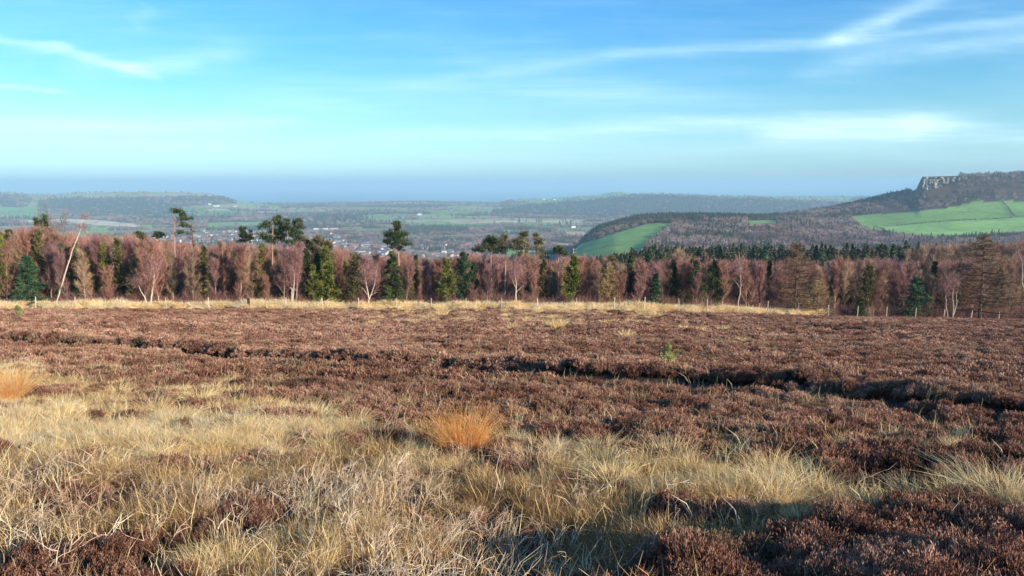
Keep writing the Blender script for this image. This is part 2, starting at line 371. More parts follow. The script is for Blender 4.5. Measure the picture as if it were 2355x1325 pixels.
# ------------------------------------------------------------------ ground: hills, valley and coast
YN = np.array([130, 200, 300, 450, 700, 1000, 1300, 1600, 2000, 2500, 3200, 4000, 5000, 5600, 6200, 7000, 8000, 9000, 10500.])
BASE = [690, 662, 656, 652, 640, 626, 618, 608, 588, 554, 524, 503, 486, 480.5, 475.5, 472, 469.6, 468.8, 467]
def row(**k):
    r = list(BASE)
    for q, v in k.items(): r[list(YN).index(float(q[1:]))] = v
    return r
RIGHTN = dict(_130=712, _200=655, _300=632, _450=624, _700=620)
T = [
 (-600, row(_4000=506, _5000=486, _5600=466, _6200=446, _7000=455)),
 (0,   row(_4000=504, _5000=486, _5600=462, _6200=443, _7000=452)),
 (70,  row(_4000=504, _5000=486, _5600=466, _6200=446, _7000=455)),
 (120, row(_4000=504, _5000=486, _5600=464, _6200=448, _7000=455)),
 (200, row(_4000=503, _5000=486, _5600=460, _6200=443.5, _7000=452)),
 (330, row(_4000=503, _5000=485, _5600=458, _6200=441.5, _7000=452)),
 (460, row(_4000=503, _5000=484, _5600=460, _6200=443, _7000=455)),
 (500, row(_4000=503, _5000=484, _5600=464, _6200=449, _7000=460)),
 (535, row(_4000=503, _5000=484, _5600=470, _6200=461, _7000=468)),
 (580, row(_5600=475, _6200=467, _7000=468)),
 (650, row(_5600=478, _6200=473, _7000=471)),
 (800, row(_6200=474, _7000=469, _8000=467.5)),
 (900, row(_6200=473, _7000=465, _8000=466)),
 (1030, row(_6200=473, _7000=466.5, _8000=466)),
 (1140, row(_5000=490, _5600=480, _6200=470.5, _7000=469, _8000=468)),
 (1200, row(_5000=492, _5600=478, _6200=466, _7000=464, _8000=458, _9000=459)),
 (1290, row(_4000=505, _5000=494, _5600=474, _6200=461.5, _7000=462, _8000=456, _9000=456)),
 (1360, row(_4000=505, _5000=495, _5600=468, _6200=455, _7000=456, _8000=448, _9000=450, _1000=610, _1300=588)),
 (1415, row(_4000=505, _5000=495, _5600=466, _6200=453, _7000=452, _8000=441, _9000=446, _1000=585, _1300=545, _1600=520, _2000=540)),
 (1460, row(_4000=505, _5000=494, _5600=463, _6200=446, _7000=450, _8000=447, _9000=448, _1000=585, _1300=540, _1600=508, _2000=528)),
 (1520, row(_5000=494, _5600=463, _6200=445.5, _7000=450, _8000=449, _9000=450, _1000=585, _1300=534, _1600=504, _2000=520)),
 (1650, row(_5000=494, _5600=466, _6200=451, _7000=452, _8000=451, _9000=452, _1000=585, _1300=528, _1600=500, _2000=512)),
 (1760, row(_5000=494, _5600=468, _6200=455, _7000=455, _8000=453, _9000=453, _1000=588, _1300=535, _1600=503, _2000=502)),
 (1890, row(_5000=494, _5600=475, _6200=462, _7000=460, _8000=453, _9000=454, _1000=588, _1300=540, _1600=510, _2000=486, _2500=496)),
 (2000, row(_5600=475, _6200=465, _7000=460, _8000=453, _9000=454, _1000=588, _1300=546, _1600=508, _2000=462, _2500=472, _3200=480)),
 (2060, row(_8000=453, _9000=454, _1000=588, _1300=547, _1600=504, _2000=449, _2500=460, _3200=470)),
 (2104, row(_8000=453, _9000=454, _1000=588, _1300=545, _1600=500, _2000=440, _2500=450, _3200=465)),
 (2116, row(_8000=453, _9000=454, _1000=586, _1300=544, _1600=498, _2000=409, _2500=418, _3200=440)),
 (2240, row(_8000=453, _9000=454, _1000=584, _1300=541, _1600=488, _2000=405, _2500=412, _3200=430)),
 (2355, row(_8000=453, _9000=454, _1000=582, _1300=536, _1600=480, _2000=398, _2500=401, _3200=420)),
 (3000, row(_8000=453, _9000=454, _1000=574, _1300=520, _1600=465, _2000=385, _2500=386, _3200=400)),
]
# (1300, ...) gives the tail of the near spur
T.append((1300, row(_4000=505, _5000=494, _5600=473, _6200=460.5, _7000=461, _8000=455, _9000=455, _1000=618, _1300=606)))
T.sort(key=lambda q: q[0])
for i, (px, r) in enumerate(T):
    k = np.clip((px - 1150) / 300, 0, 1)
    for q, v in RIGHTN.items():
        j = list(YN).index(float(q[1:])); r[j] = r[j] * (1 - k) + v * k
# spur: explicit columns between 1270 and 1415
for px, b, c, d in ((1330, 602, 573, 566), (1375, 592, 556, 530)):
    base = row(_4000=505, _5000=495, _5600=469, _6200=456, _7000=457, _8000=450, _9000=451)
    for q, v in dict(_1000=b, _1300=c, _1600=d, _2000=d + 14).items(): base[list(YN).index(float(q[1:]))] = v
    for q, v in RIGHTN.items():
        j = list(YN).index(float(q[1:])); k = np.clip((px - 1150) / 300, 0, 1); base[j] = base[j] * (1 - k) + v * k
    T.append((px, base))
T = [q for q in T if q[0] != 1360]; T.sort(key=lambda q: q[0])
TP = np.array([q[0] for q in T], float); TR = np.array([q[1] for q in T], float); TS = s_of(TR)
def pchip(x, y, xi):
    h = np.diff(x); d = np.diff(y) / h; m = np.zeros_like(y)
    for i in range(1, len(x) - 1):
        if d[i - 1] * d[i] > 0:
            w1 = 2 * h[i] + h[i - 1]; w2 = h[i] + 2 * h[i - 1]; m[i] = (w1 + w2) / (w1 / d[i - 1] + w2 / d[i])
    m[0] = d[0]; m[-1] = d[-1]
    k = np.clip(np.searchsorted(x, xi) - 1, 0, len(x) - 2); t_ = (xi - x[k]) / h[k]; t2 = t_ * t_; t3 = t2 * t_
    return (2 * t3 - 3 * t2 + 1) * y[k] + (t3 - 2 * t2 + t_) * h[k] * m[k] + (-2 * t3 + 3 * t2) * y[k + 1] + (t3 - t2) * h[k] * m[k + 1]
NY, NA = 430, 820
LY = np.linspace(math.log(132), math.log(10400), NY); YH = np.exp(LY)
PXH = np.linspace(-560, 2960, NA)
SS = np.stack([pchip(np.log(YN), TS[i], LY) for i in range(len(T))], 0)            # (cols, NY)
SG = np.stack([np.interp(PXH, TP, SS[:, j]) for j in range(NY)], 0)               # (NY, NA)
ker = np.exp(-np.linspace(-2, 2, 9) ** 2); ker /= ker.sum()
SB = np.stack([np.convolve(np.pad(r_, 4, 'edge'), ker, 'valid') for r_ in SG], 0)
sharp = np.exp(-((PXH[None] - 2119) / 26) ** 2) * np.exp(-((YH[:, None] - 2050) / 500) ** 2)
SG = SB * (1 - sharp) + SG * sharp
AH = a_of(PXH)
Xh = AH[None] * YH[:, None]; Yh = np.repeat(YH[:, None], NA, 1)
Zh = -SG * Yh
rough = (fbm(Xh / 260, Yh / 260, 4, 40) - .5) * np.interp(Yh, [130, 400, 1500, 3000, 9000], [.3, 3, 10, 10, 10]) * (1 - .8 * np.exp(-((SG * Yh - 250) / 20) ** 2))
Zh = Zh + rough
kb = np.clip((Yh - 140) / 60, 0, 1); Zh = (base_z(Xh, Yh) - .5) * (1 - kb) + Zh * kb
Zh = np.where(Yh > 8800, Zh - (Yh - 8800) * .05, Zh)
PXv, ROWv = project(Xh, Yh, Zh)
def inpoly(x, y, poly):
    c = np.zeros(x.shape, bool); n = len(poly)
    for i in range(n):
        x0, y0 = poly[i]; x1, y1 = poly[(i + 1) % n]
        k = ((y0 > y) != (y1 > y)) & (x < (x1 - x0) * (y - y0) / ((y1 - y0) + 1e-9) + x0); c ^= k
    return c
PAST = np.array([.24, .40, .11]); OLV = np.array([.44, .43, .22]); TAN = np.array([.80, .62, .40]); BRN = np.array([.32, .22, .17]); WOODF = np.array([.10, .08, .07]); HEATH = np.array([.13, .085, .075])
# patchwork of fields (cells about 220 by 330 m)
wx = Xh + 90 * (fbm(Xh / 500, Yh / 500, 2, 60) - .5); wy = Yh + 90 * (fbm(Xh / 500, Yh / 500, 2, 61) - .5)
ca, sa = math.cos(.35), math.sin(.35)
gx = (wx * ca + wy * sa) / 330; gy = (-wx * sa + wy * ca) / 210; ix = np.floor(gx + .5 * (np.floor(gy) % 2)); iy = np.floor(gy)
hsh = _h(ix, iy, 77); hs2 = _h(ix, iy, 78)
woodn = fbm(Xh / 900, Yh / 420, 4, 90)
land = np.where((hsh < .42)[..., None], PAST * 1.1, np.where((hsh < .66)[..., None], OLV, np.where((hsh < .80)[..., None], TAN * .8, np.where((hsh < .9)[..., None], BRN, OLV * 1.25))))
land = land * (.8 + .45 * hs2)[..., None]
WOOD = (woodn > .545) & (Yh > 1800) | (fbm(Xh / 300, Yh / 140, 3, 95) > .63) & (Yh > 1800)
town = ((PXv > 330) & (PXv < 1140) & (Yh > 1900) & (Yh < 2750))
land = np.where(town[..., None], WOODF * 1.5, land)
CON = np.zeros(Xh.shape, bool)
land = np.where(WOOD[..., None], WOODF, land)
def paint(poly, col, y0, y1, wood=False, con=False):
    global land, WOOD, CON
    k = inpoly(PXv, ROWv, poly) & (Yh > y0) & (Yh < y1)
    land = np.where(k[..., None], np.array(col) * (.85 + .3 * hs2[..., None]) if col is not WOODF else WOODF, land); WOOD = np.where(k, wood, WOOD); CON = np.where(k, con, CON)
# left ridge
paint([(-400, 440), (560, 440), (600, 478), (-400, 478)], OLV * 1.1, 4800, 7600)
paint([(85, 462), (130, 455), (235, 455), (330, 453), (330, 478), (120, 483), (85, 480)], WOODF, 4500, 6200, True, True)
paint([(140, 480), (220, 470), (340, 468), (420, 475), (420, 492), (180, 495)], WOODF, 4200, 6100, True, True)
paint([(330, 454), (430, 450), (520, 452), (545, 468), (420, 475), (330, 468)], WOODF, 4500, 6800, True, False)
paint([(-200, 446), (60, 448), (75, 462), (60, 476), (-200, 478)], WOODF, 4500, 6800, True, False)
paint([(-200, 476), (60, 476), (88, 472), (92, 485), (130, 495), (60, 500), (-200, 500)], PAST * 1.25, 3800, 6000)
paint([(50, 506), (160, 503), (240, 507), (330, 518), (320, 524), (200, 516), (60, 514)], TAN * 1.25, 3000, 5000)
paint([(200, 522), (250, 522), (250, 534), (195, 534)], PAST * 1.5, 2800, 4000)
paint([(440, 486), (540, 484), (610, 492), (560, 496), (460, 494)], PAST * 1.1, 3500, 6000)
paint([(470, 512), (600, 510), (640, 512), (600, 524), (480, 524)], PAST * 1.3, 3000, 5000)
paint([(540, 463), (600, 468), (650, 476), (640, 480), (560, 470)], PAST * 1.3, 4800, 7500)
paint([(720, 495), (830, 494), (850, 507), (720, 508)], WOODF, 3500, 5000, True, True)
paint([(790, 522), (832, 522), (832, 532), (780, 532)], PAST * 1.5, 2800, 4500)
paint([(925, 520), (1075, 524), (1075, 538), (930, 536)], WOODF, 2500, 4500, True, True)
paint([(930, 540), (1060, 542), (1060, 548), (930, 546)], PAST * 1.5, 2300, 4000)
paint([(980, 487), (1140, 482), (1160, 490), (1000, 495)], PAST * 1.1, 4000, 7000)
# middle distance escarpment
paint([(1130, 484), (1200, 474), (1300, 464), (1400, 458), (1520, 455), (1700, 462), (1860, 468), (1860, 500), (1300, 500), (1130, 492)], WOODF, 4400, 6400, True, True)
paint([(1150, 462), (1420, 436), (1560, 440), (1960, 448), (1960, 462), (1700, 460), (1420, 455), (1240, 466)], PAST * 1.25 + .02, 6050, 9500)
paint([(1120, 508), (1350, 505), (1330, 512), (1130, 512)], TAN, 3300, 5000)
# near spur on the right and its fields
ALLR = [(1250, 610), (1290, 560), (1400, 480), (1900, 470), (2130, 390), (3100, 360), (3100, 640), (1250, 640)]
paint(ALLR, WOODF, 800, 2200, True, False)
paint([(1250, 600), (1330, 530), (1400, 495), (1640, 480), (1790, 480), (1790, 506), (1560, 512), (1490, 512), (1400, 530), (1310, 570), (1250, 592)], WOODF, 1100, 2100, True, True)
paint([(1255, 588), (1400, 541), (1490, 514), (1545, 513), (1545, 522), (1512, 545), (1485, 568), (1475, 596), (1255, 612)], PAST * 1.15, 700, 1700)
paint([(1712, 508), (1785, 506), (1785, 522), (1720, 526)], PAST * 1.2, 900, 1900)
FLD = [(1945, 497), (2050, 490), (2130, 484), (2200, 475), (2240, 464), (3000, 455), (3000, 542), (2355, 542), (2200, 551), (2120, 552), (2055, 543), (1985, 530)]
paint(FLD, PAST * 1.2, 1000, 2000)
paint([(2025, 521), (2335, 500), (3000, 490), (3000, 542), (2355, 542), (2200, 551), (2060, 545)], PAST * 1.45, 1000, 2000)
paint([(1885, 480), (2110, 430), (2130, 395), (3100, 360), (3000, 455), (2240, 464), (2130, 484), (1945, 497)], HEATH, 1350, 2300, False, False)
land = np.where((Yh < 900)[..., None], WOODF, land)
hills = tag(link('hills', grid_mesh('hills', Xh, Yh, Zh, ml, land)), 'distant valley floor, ridges, fields and wooded hills', None, None, 'structure')
def hz(x, y):
    a = x / y; fi = (np.log(y) - LY[0]) / (LY[1] - LY[0]); fj = np.interp(a, AH, np.arange(NA))
    i = np.clip(fi.astype(int), 0, NY - 2); j = np.clip(fj.astype(int), 0, NA - 2); u = fi - i; v = fj - j
    return (Zh[i, j] * (1 - u) * (1 - v) + Zh[i + 1, j] * u * (1 - v) + Zh[i, j + 1] * (1 - u) * v + Zh[i + 1, j + 1] * u * v), i, j
def on_hill(px, row_, y0, y1):           # first crossing of the photo's sight line with the land, between two distances
    ys = np.linspace(y0, y1, 400); z = -s_of(row_) * ys; u = at(px, row_, 1.0)[0]
    h, _, _ = hz(u * ys, ys); k = np.argmax(h >= z)
    return np.array([u * ys[k], ys[k], h[k]])

# sea
msea = bpy.data.materials.new('sea_water'); msea.use_nodes = True; t = NT(msea.node_tree); p = msea.node_tree.nodes['Principled BSDF']
p.inputs['Base Color'].default_value = (.02, .22, .38, 1); p.inputs['Roughness'].default_value = .35
g = t.n('ShaderNodeNewGeometry'); b = t.n('ShaderNodeBump'); b.inputs['Strength'].default_value = .6; b.inputs['Distance'].default_value = 30
t.put(b.inputs['Height'], t.noise(g.outputs['Position'], .004, 6)); t.put(p.inputs['Normal'], b.outputs[0])
ge = Geo(); ge.add([(-60000, 4000, -252), (60000, 4000, -252), (60000, 60000, -252), (-60000, 60000, -252)], f4=[(0, 1, 2, 3)])
tag(link('sea', ge.mesh('sea', msea)), 'blue sea beyond the coast', None, None, 'structure')

# haze
mh = bpy.data.materials.new('haze_air'); mh.use_nodes = True; mh.node_tree.nodes.clear(); t = NT(mh.node_tree)
pv = t.n('ShaderNodeVolumePrincipled'); pv.inputs['Color'].default_value = (.55, .83, 1.0, 1); pv.inputs['Density'].default_value = 1.15e-4; pv.inputs['Anisotropy'].default_value = 0.0
o = t.n('ShaderNodeOutputMaterial'); t.put(o.inputs[1], pv.outputs[0])
ge = Geo(); X0, X1, Y0, Y1, Z0, Z1 = -61000, 61000, -400, 61000, -330, 110
ge.add([(X0, Y0, Z0), (X1, Y0, Z0), (X1, Y1, Z0), (X0, Y1, Z0), (X0, Y0, Z1), (X1, Y0, Z1), (X1, Y1, Z1), (X0, Y1, Z1)],
       f4=[(0, 3, 2, 1), (4, 5, 6, 7), (0, 1, 5, 4), (1, 2, 6, 5), (2, 3, 7, 6), (3, 0, 4, 7)])
hzo = tag(link('haze', ge.mesh('haze', mh)), 'blue sea haze over the valley', None, None, 'stuff')

# ------------------------------------------------------------------ scatter of stuff (points carrying instances)
def collection_of(name, meshes):
    c = bpy.data.collections.new(name)
    for i, me in enumerate(meshes): c.objects.link(bpy.data.objects.new('%s_kind_%02d' % (name, i), me))
    return c
def scatter(name, meshes, P, rot, scl, idx, tint_, label):
    P = np.asarray(P, float)
    me = bpy.data.meshes.new(name); N = len(P); me.vertices.add(N); me.vertices.foreach_set('co', np.asarray(P, np.float32).ravel())
    for nm, ty, key, arr in (('rot', 'FLOAT_VECTOR', 'vector', rot), ('scl', 'FLOAT_VECTOR', 'vector', scl), ('idx', 'INT', 'value', idx), ('tint', 'FLOAT', 'value', tint_), ('kin', 'FLOAT', 'value', np.clip(fbm(P[:, 0] / .8, P[:, 1] / .6, 3, 345) * .75 + rng.random(N) * .3, 0, 1))):
        a_ = me.attributes.new(nm, ty, 'POINT')
        a_.data.foreach_set(key, np.ascontiguousarray(arr, np.int32 if ty == 'INT' else np.float32).ravel())
    ob = link(name, me); tag(ob, label, None, None, 'stuff')
    ng = bpy.data.node_groups.new(name, 'GeometryNodeTree'); ng.interface.new_socket('Geometry', in_out='INPUT', socket_type='NodeSocketGeometry')
    ng.interface.new_socket('Geometry', in_out='OUTPUT', socket_type='NodeSocketGeometry')
    n = ng.nodes; gi = n.new('NodeGroupInput'); go = n.new('NodeGroupOutput'); ip = n.new('GeometryNodeInstanceOnPoints'); ci = n.new('GeometryNodeCollectionInfo')
    ci.inputs[0].default_value = collection_of(name, meshes); ci.inputs['Separate Children'].default_value = True; ci.inputs['Reset Children'].default_value = True
    def na(nm, ty):
        q = n.new('GeometryNodeInputNamedAttribute'); q.data_type = ty; q.inputs[0].default_value = nm; return q.outputs[0]
    L = ng.links.new
    L(gi.outputs[0], ip.inputs['Points']); L(ci.outputs[0], ip.inputs['Instance']); ip.inputs['Pick Instance'].default_value = True
    L(na('idx', 'INT'), ip.inputs['Instance Index']); L(na('rot', 'FLOAT_VECTOR'), ip.inputs['Rotation']); L(na('scl', 'FLOAT_VECTOR'), ip.inputs['Scale'])
    L(ip.outputs[0], go.inputs[0])
    md = ob.modifiers.new('plants', 'NODES'); md.node_group = ng
    return ob
def vec3(a, b, c): return np.stack(np.broadcast_arrays(a, b, c), -1)

# ---- heather plants, three grains
def heather_mesh(seed, rad, hgt, nst, nsp, sl, sr, spread=.7):
    global rng; keep = rng; rng = np.random.default_rng(seed); g = Geo()
    rr = rad * np.sqrt(rng.random(nst)) ; an = rng.random(nst) * 2 * PI
    base = vec3(rr * .35 * np.cos(an), rr * .35 * np.sin(an), -.03 + 0 * rr)
    top = vec3(rr * np.cos(an), rr * np.sin(an), hgt * (1 - .45 * (rr / rad) ** 2) * (.75 + .35 * rng.random(nst)))
    mid = (base + top) / 2 + rng.normal(size=(nst, 3)) * rad * .06 - vec3(0, 0, 0) ; mid[:, 2] *= .9
    tubes(g, np.stack([base, mid, top], 1), np.broadcast_to(np.array([sr * .7, sr * .5, sr * .3]), (nst, 3)), 3, C=.08)
    k = rng.integers(0, nst, nst * nsp); f = .45 + .6 * rng.random(len(k))
    A = mid[k] + (top[k] - mid[k]) * f[:, None] + rng.normal(size=(len(k), 3)) * sl * .25
    dr = nrm(nrm(top[k] - mid[k]) + rng.normal(size=(len(k), 3)) * .38 + np.array([0, 0, .35])); ln = sl * (.6 + .7 * rng.random(len(k)))
    stem_c = rng.random(nst)[k]
    C = .10 + .34 * stem_c + .34 * rng.random(len(k)) ** 1.5 + .12 * (f > .8)
    spindles(g, A, A + dr * ln[:, None], sr * (.7 + .7 * rng.random(len(k))), C=C)
    m_ = g.mesh('heather', M['heather']); rng = keep; return m_
H0 = [heather_mesh(100 + i, .13, .20, 120, 13, .020, .0023) for i in range(5)]
H1 = [heather_mesh(110 + i, .17, .25, 100, 9, .034, .0042) for i in range(4)]
HM = [heather_mesh(120 + i, .24, .28, 80, 7, .058, .0085) for i in range(4)]
HF = [heather_mesh(140 + i, .34, .28, 62, 7, .095, .0165) for i in range(4)]
# grass mats
def grass_mesh(seed, rad, hgt, n, wd, lean=.5, mat='grass', c0=.3, c1=.5, droop=.5, dirx=0.0):
    global rng; keep = rng; rng = np.random.default_rng(seed); g = Geo()
    rr = rad * np.sqrt(rng.random(n)); an = rng.random(n) * 2 * PI
    base = vec3(rr * .5 * np.cos(an), rr * .5 * np.sin(an), -.02 + 0 * rr); h = hgt * (.55 + .55 * rng.random(n))
    l = lean * (.3 + .9 * rng.random(n)) * (rr / rad + .25); an2 = an + rng.normal(size=n) * .5
    out = vec3(np.cos(an2) * l * h + dirx * h, np.sin(an2) * l * h, 0)
    K = 4; ts = np.linspace(0, 1, K)
    P = base[:, None] + out[:, None] * (ts ** 1.6)[None, :, None] + np.stack([0 * ts, 0 * ts, ts], -1)[None] * h[:, None, None]
    P[:, -1, 2] -= droop * l * h * .35; P[:, 2:] += (rng.normal(size=(n, 2, 3)) * h[:, None, None] * .07); P += rng.normal(size=P.shape) * wd * .8
    Wd = wd * np.array([1, .9, .65, .15])[None] * (.7 + .6 * rng.random(n))[:, None]
    ribbons(g, P, Wd, C=c0 + c1 * rng.random(n)); m_ = g.mesh('grass', M[mat]); rng = keep; return m_
GN = [grass_mesh(200 + i, .15, .24, 190, .0016, .8, c0=.05, c1=.75, dirx=-.15) for i in range(4)]
GM = [grass_mesh(210 + i, .20, .25, 200, .0030, .8, c0=.1, c1=.65, dirx=-.1) for i in range(4)]
GF = [grass_mesh(220 + i, .50, .72, 240, .014, .8, c0=.35, c1=.45) for i in range(4)]
# bleached dead heather stems: crooked and forked
def stem_mesh(seed, n=7, L=.42, r0=.0045):
    global rng; keep = rng; rng = np.random.default_rng(seed); g = Geo(); Ps = []; Rs = []; Cs = []
    def grow(p, d, ln, r, depth, c):
        K = 7; pts = [p]; q = p.copy(); dd = d.copy()
        for k in range(K - 1):
            dd = nrm(dd + rng.normal(size=3) * .26 + np.array([.05, 0, .05])); q = q + dd * ln / (K - 1); pts.append(q.copy())
        Ps.append(pts); Rs.append(np.linspace(r, r * .45, K)); Cs.append(c)
        if depth < 2:
            for _ in range(rng.integers(1, 3 if depth else 4)):
                k = rng.integers(2, K - 1); grow(pts[k], nrm(dd + rng.normal(size=3) * .7 + np.array([0, 0, .2])), ln * (.35 + .4 * rng.random()), r * .62, depth + 1, c)
    for i in range(n):
        an = rng.random() * 2 * PI; d = nrm(np.array([.45 + .7 * math.cos(an), .7 * math.sin(an), .75 + .4 * rng.random()]))
        grow(rng.normal(size=3) * [.05, .05, 0] - [0, 0, .02], d, L * (.5 + .7 * rng.random()), r0 * (.6 + .7 * rng.random()), 0, .2 + .7 * rng.random())
    tubes(g, np.array(Ps), np.array(Rs), 4, C=np.array(Cs)); m_ = g.mesh('stems', M['stem']); rng = keep; return m_
DS = [stem_mesh(300 + i, 4, .36, .0042) for i in range(6)]
DM = [stem_mesh(320 + i, 5, .34, .0055) for i in range(4)]

GP = np.array([-300, 0, 196, 392, 588, 785, 981, 1177, 1373, 1570, 1766, 1962, 2158, 2355, 2700.])
GR = np.array([700, 800, 830, 860, 900, 940, 980, 1020, 1060, 1100, 1140, 1180, 1220, 1270, 1325, 1700.])
def tab(rows):
    q = np.array(rows, float); q = np.concatenate([q[:, :1], q, q[:, -1:]], 1); return np.concatenate([q[:1] * 0, q], 0)
GD = tab([[0, 0, 0, 0, 0, 0, 0, 0, 0, 0, 0, 0, 0],
 [.15, .05, 0, 0, 0, 0, 0, 0, 0, 0, 0, 0, 0],
 [.6, .15, .05, .05, 0, 0, 0, 0, 0, 0, 0, 0, 0],
 [.8, .6, .3, .15, .05, 0, 0, 0, 0, 0, .05, 0, 0],
 [.7, .9, .9, .7, .3, .05, .05, 0, 0, 0, .1, 0, 0],
 [.8, .95, .9, .9, .7, .35, .1, .05, .0, .05, .12, .1, .1],
 [.85, .85, .8, .8, .8, .6, .4, .8, .3, .05, .15, .05, .1],
 [.6, .65, .6, .6, .65, .55, .6, .95, .95, .5, .1, .1, .15],
 [.35, .35, .4, .45, .5, .5, .6, .95, 1, 1, .7, .4, .6],
 [.5, .4, .4, .4, .4, .4, .5, .8, 1, 1.1, .9, .9, 1.2],
 [.5, .5, .4, .4, .3, .3, .3, .3, .45, .6, .5, .7, 1.1],
 [.5, .5, .5, .5, .3, .2, .1, .1, .1, 0, 0, 0, 0],
 [.6, .5, .5, .5, .4, .2, .1, .1, 0, 0, 0, 0, 0],
 [.6, .5, .6, .5, .4, .2, .1, .05, 0, 0, 0, 0, 0],
 [.4, .4, .4, .4, .4, .2, .1, .05, 0, 0, 0, 0, 0]])
GD[10:] *= .5; GD[9] *= .7
SD = tab([[0] * 13, [0] * 13, [0] * 13, [0] * 13, [0] * 13, [.05, .1, .1, .1, .05, 0, 0, 0, 0, 0, 0, 0, 0],
 [.2, .3, .35, .5, .3, .1, .05, 0, 0, 0, 0, 0, 0],
 [.7, .8, .8, .9, .8, .6, .4, .1, .05, 0, 0, 0, 0],
 [1, 1, 1, 1, .9, .8, .6, .2, .15, .1, .05, 0, 0],
 [.9, .8, .8, .9, .8, .8, .6, .25, .1, .1, 0, 0, 0],
 [.7, .7, .7, .7, .8, .8, .7, .3, .05, 0, 0, 0, 0],
 [.6, .6, .6, .6, .8, .9, .7, .3, 0, 0, 0, 0, 0],
 [.5, .4, .4, .5, .8, .9, .7, .2, 0, 0, 0, 0, 0],
 [.4, .4, .4, .5, .8, .8, .6, .2, 0, 0, 0, 0, 0],
 [.4, .4, .4, .4, .6, .6, .4, .2, 0, 0, 0, 0, 0]])
SD[:9] *= .5
def lookup(Tb, px, rw):
    i = np.interp(rw, GR, np.arange(len(GR))); j = np.interp(px, GP, np.arange(len(GP)))
    i0 = np.clip(i.astype(int), 0, len(GR) - 2); j0 = np.clip(j.astype(int), 0, len(GP) - 2); u = i - i0; v = j - j0
    return Tb[i0, j0] * (1 - u) * (1 - v) + Tb[i0 + 1, j0] * u * (1 - v) + Tb[i0, j0 + 1] * (1 - u) * v + Tb[i0 + 1, j0 + 1] * u * v
def rand_field(n_per_m2, y0, y1, amax=.80):
    area = amax * ((y1 + 2.5) ** 2 - (y0 + 2.5) ** 2); n = int(area * n_per_m2)
    y = np.sqrt((y0 + 2.5) ** 2 + rng.random(n) * ((y1 + 2.5) ** 2 - (y0 + 2.5) ** 2)) - 2.5
    x = (rng.random(n) * 2 - 1) * amax * (y + 2.5); return x, y
def zone(x, y):
    z = base_z(x, y); px, rw = project(x, y, z)
    rw = np.where(rw > 800, np.maximum(rw - F * .17 / np.maximum(y, 1) * np.clip((rw - 800) / 100, 0, 1), 790), rw)
    gd = lookup(GD, px, rw); gd = gd + (fbm(x / .7, y / .6, 3, 301) - .5) * 2.5 * (gd > .02)
    return px, rw, gd, lookup(SD, px, rw)
def trackness(x, y):
    k = np.zeros(len(x))
    for tr, wd in ((TR1, .5), (TR2, 1.25), (TR3, .25)): k = np.maximum(k, np.exp(-(seg_dist(x, y, tr)[0] / (wd * np.interp(y, [16, 30], [1, 1.7]))) ** 2))
    return k

# heather over the whole slope
HP = []
for nm, ms, dens, y0, y1, sc0 in (('heather', H0, 82, 1.2, 7.5, .95), ('heather', H1, 44, 7.5, 18, .95), ('heather', HM, 18, 18, 42, 1.0), ('heather', HF, 7.5, 42, 112, 1.0)):
    x, y = rand_field(dens, y0, y1)
    px, rw, gd, sd = zone(x, y); ye = edge_y(x / np.maximum(y, 1)); tk = trackness(x, y)
    keep = (rng.random(len(x)) > np.clip(gd * 1.0, 0, .80)) & (rng.random(len(x)) > np.clip(sd * .4, 0, .5)) & (y < ye + .5) & (tk < .30 + .15 * rng.random(len(x)))
    x, y, gd, sd, tk = x[keep], y[keep], gd[keep], sd[keep], tk[keep]
    n = len(x); z = ground_z(x, y)
    s = sc0 * (.6 + .5 * rng.random(n)) * np.where(y > 26, .45 + 1.15 * fbm(x / 1.6, y / .75, 3, 333), .62 + .8 * fbm(x / 1.3, y / .75, 3, 333))
    s = s * (1 - .45 * np.clip(gd + sd, 0, 1))
    big = np.zeros(n)
    for (mx, my), r, h in MND[:7]: big = np.maximum(big, np.exp(-((x - mx) ** 2 + (y - my) ** 2) / (r * 1.2) ** 2))
    s = s * (1 + .25 * big) * np.clip((ye[keep] - y) / 12 + .45, .5, 1)
    ti = (fbm(x / 3.5, y / 3.5, 3, 350) - .5) * .45 + (fbm(x / .6, y / .6, 2, 360) - .5) * .5 + (rng.random(n) - .5) * .22 + .08 * big + np.interp(y, [4, 14, 40, 90], [-.02, .0, .06, .06])
    P = vec3(x, y, z); rot = vec3(rng.normal(size=n) * .15, rng.normal(size=n) * .15, rng.random(n) * 6.28)
    HP.append((ms, P, rot, vec3(s, s, s * (.8 + .4 * rng.random(n))), rng.integers(0, len(ms), n), ti))
for (ms, P, rot, s, idx, ti), lb in zip(HP, ('wiry red-brown heather with pale seed tips close to the camera', 'dense red-brown heather between the grass and the track', 'russet heather of the open moor around the track', 'purple-brown heather carpet reaching to the wire fence')):
    scatter('heather', ms, P, rot, s, idx, ti, lb)
# straw coloured grass
for nm, ms, dens, y0, y1 in (('grass', GN, 72, 1.2, 12), ('grass', GM, 40, 12, 34)):
    x, y = rand_field(dens, y0, y1); px, rw, gd, sd = zone(x, y)
    keep = rng.random(len(x)) < np.clip(gd * .8, .012, 1); x, y, gd = x[keep], y[keep], gd[keep]; n = len(x)
    s = (.5 + .6 * rng.random(n)) * (.62 + .45 * np.clip(gd, 0, 1)) * (.65 + .7 * fbm(x / .5, y / .45, 2, 372)); P = vec3(x, y, ground_z(x, y))
    ti = (fbm(x / 1.6, y / 1.6, 3, 370) - .5) * .9 + np.interp(rw[keep], [950, 1080, 1200], [.08, -.06, -.18])
    scatter('grass', ms, P, vec3(rng.normal(size=n) * .14, rng.normal(size=n) * .14, rng.normal(size=n) * .9), vec3(s, s, s * (.8 + .4 * rng.random(n))), rng.integers(0, 4, n), ti,
            'pale straw grass mixed with dead stems nearest the camera' if y0 < 5 else 'bleached yellow grass mats below the heather')
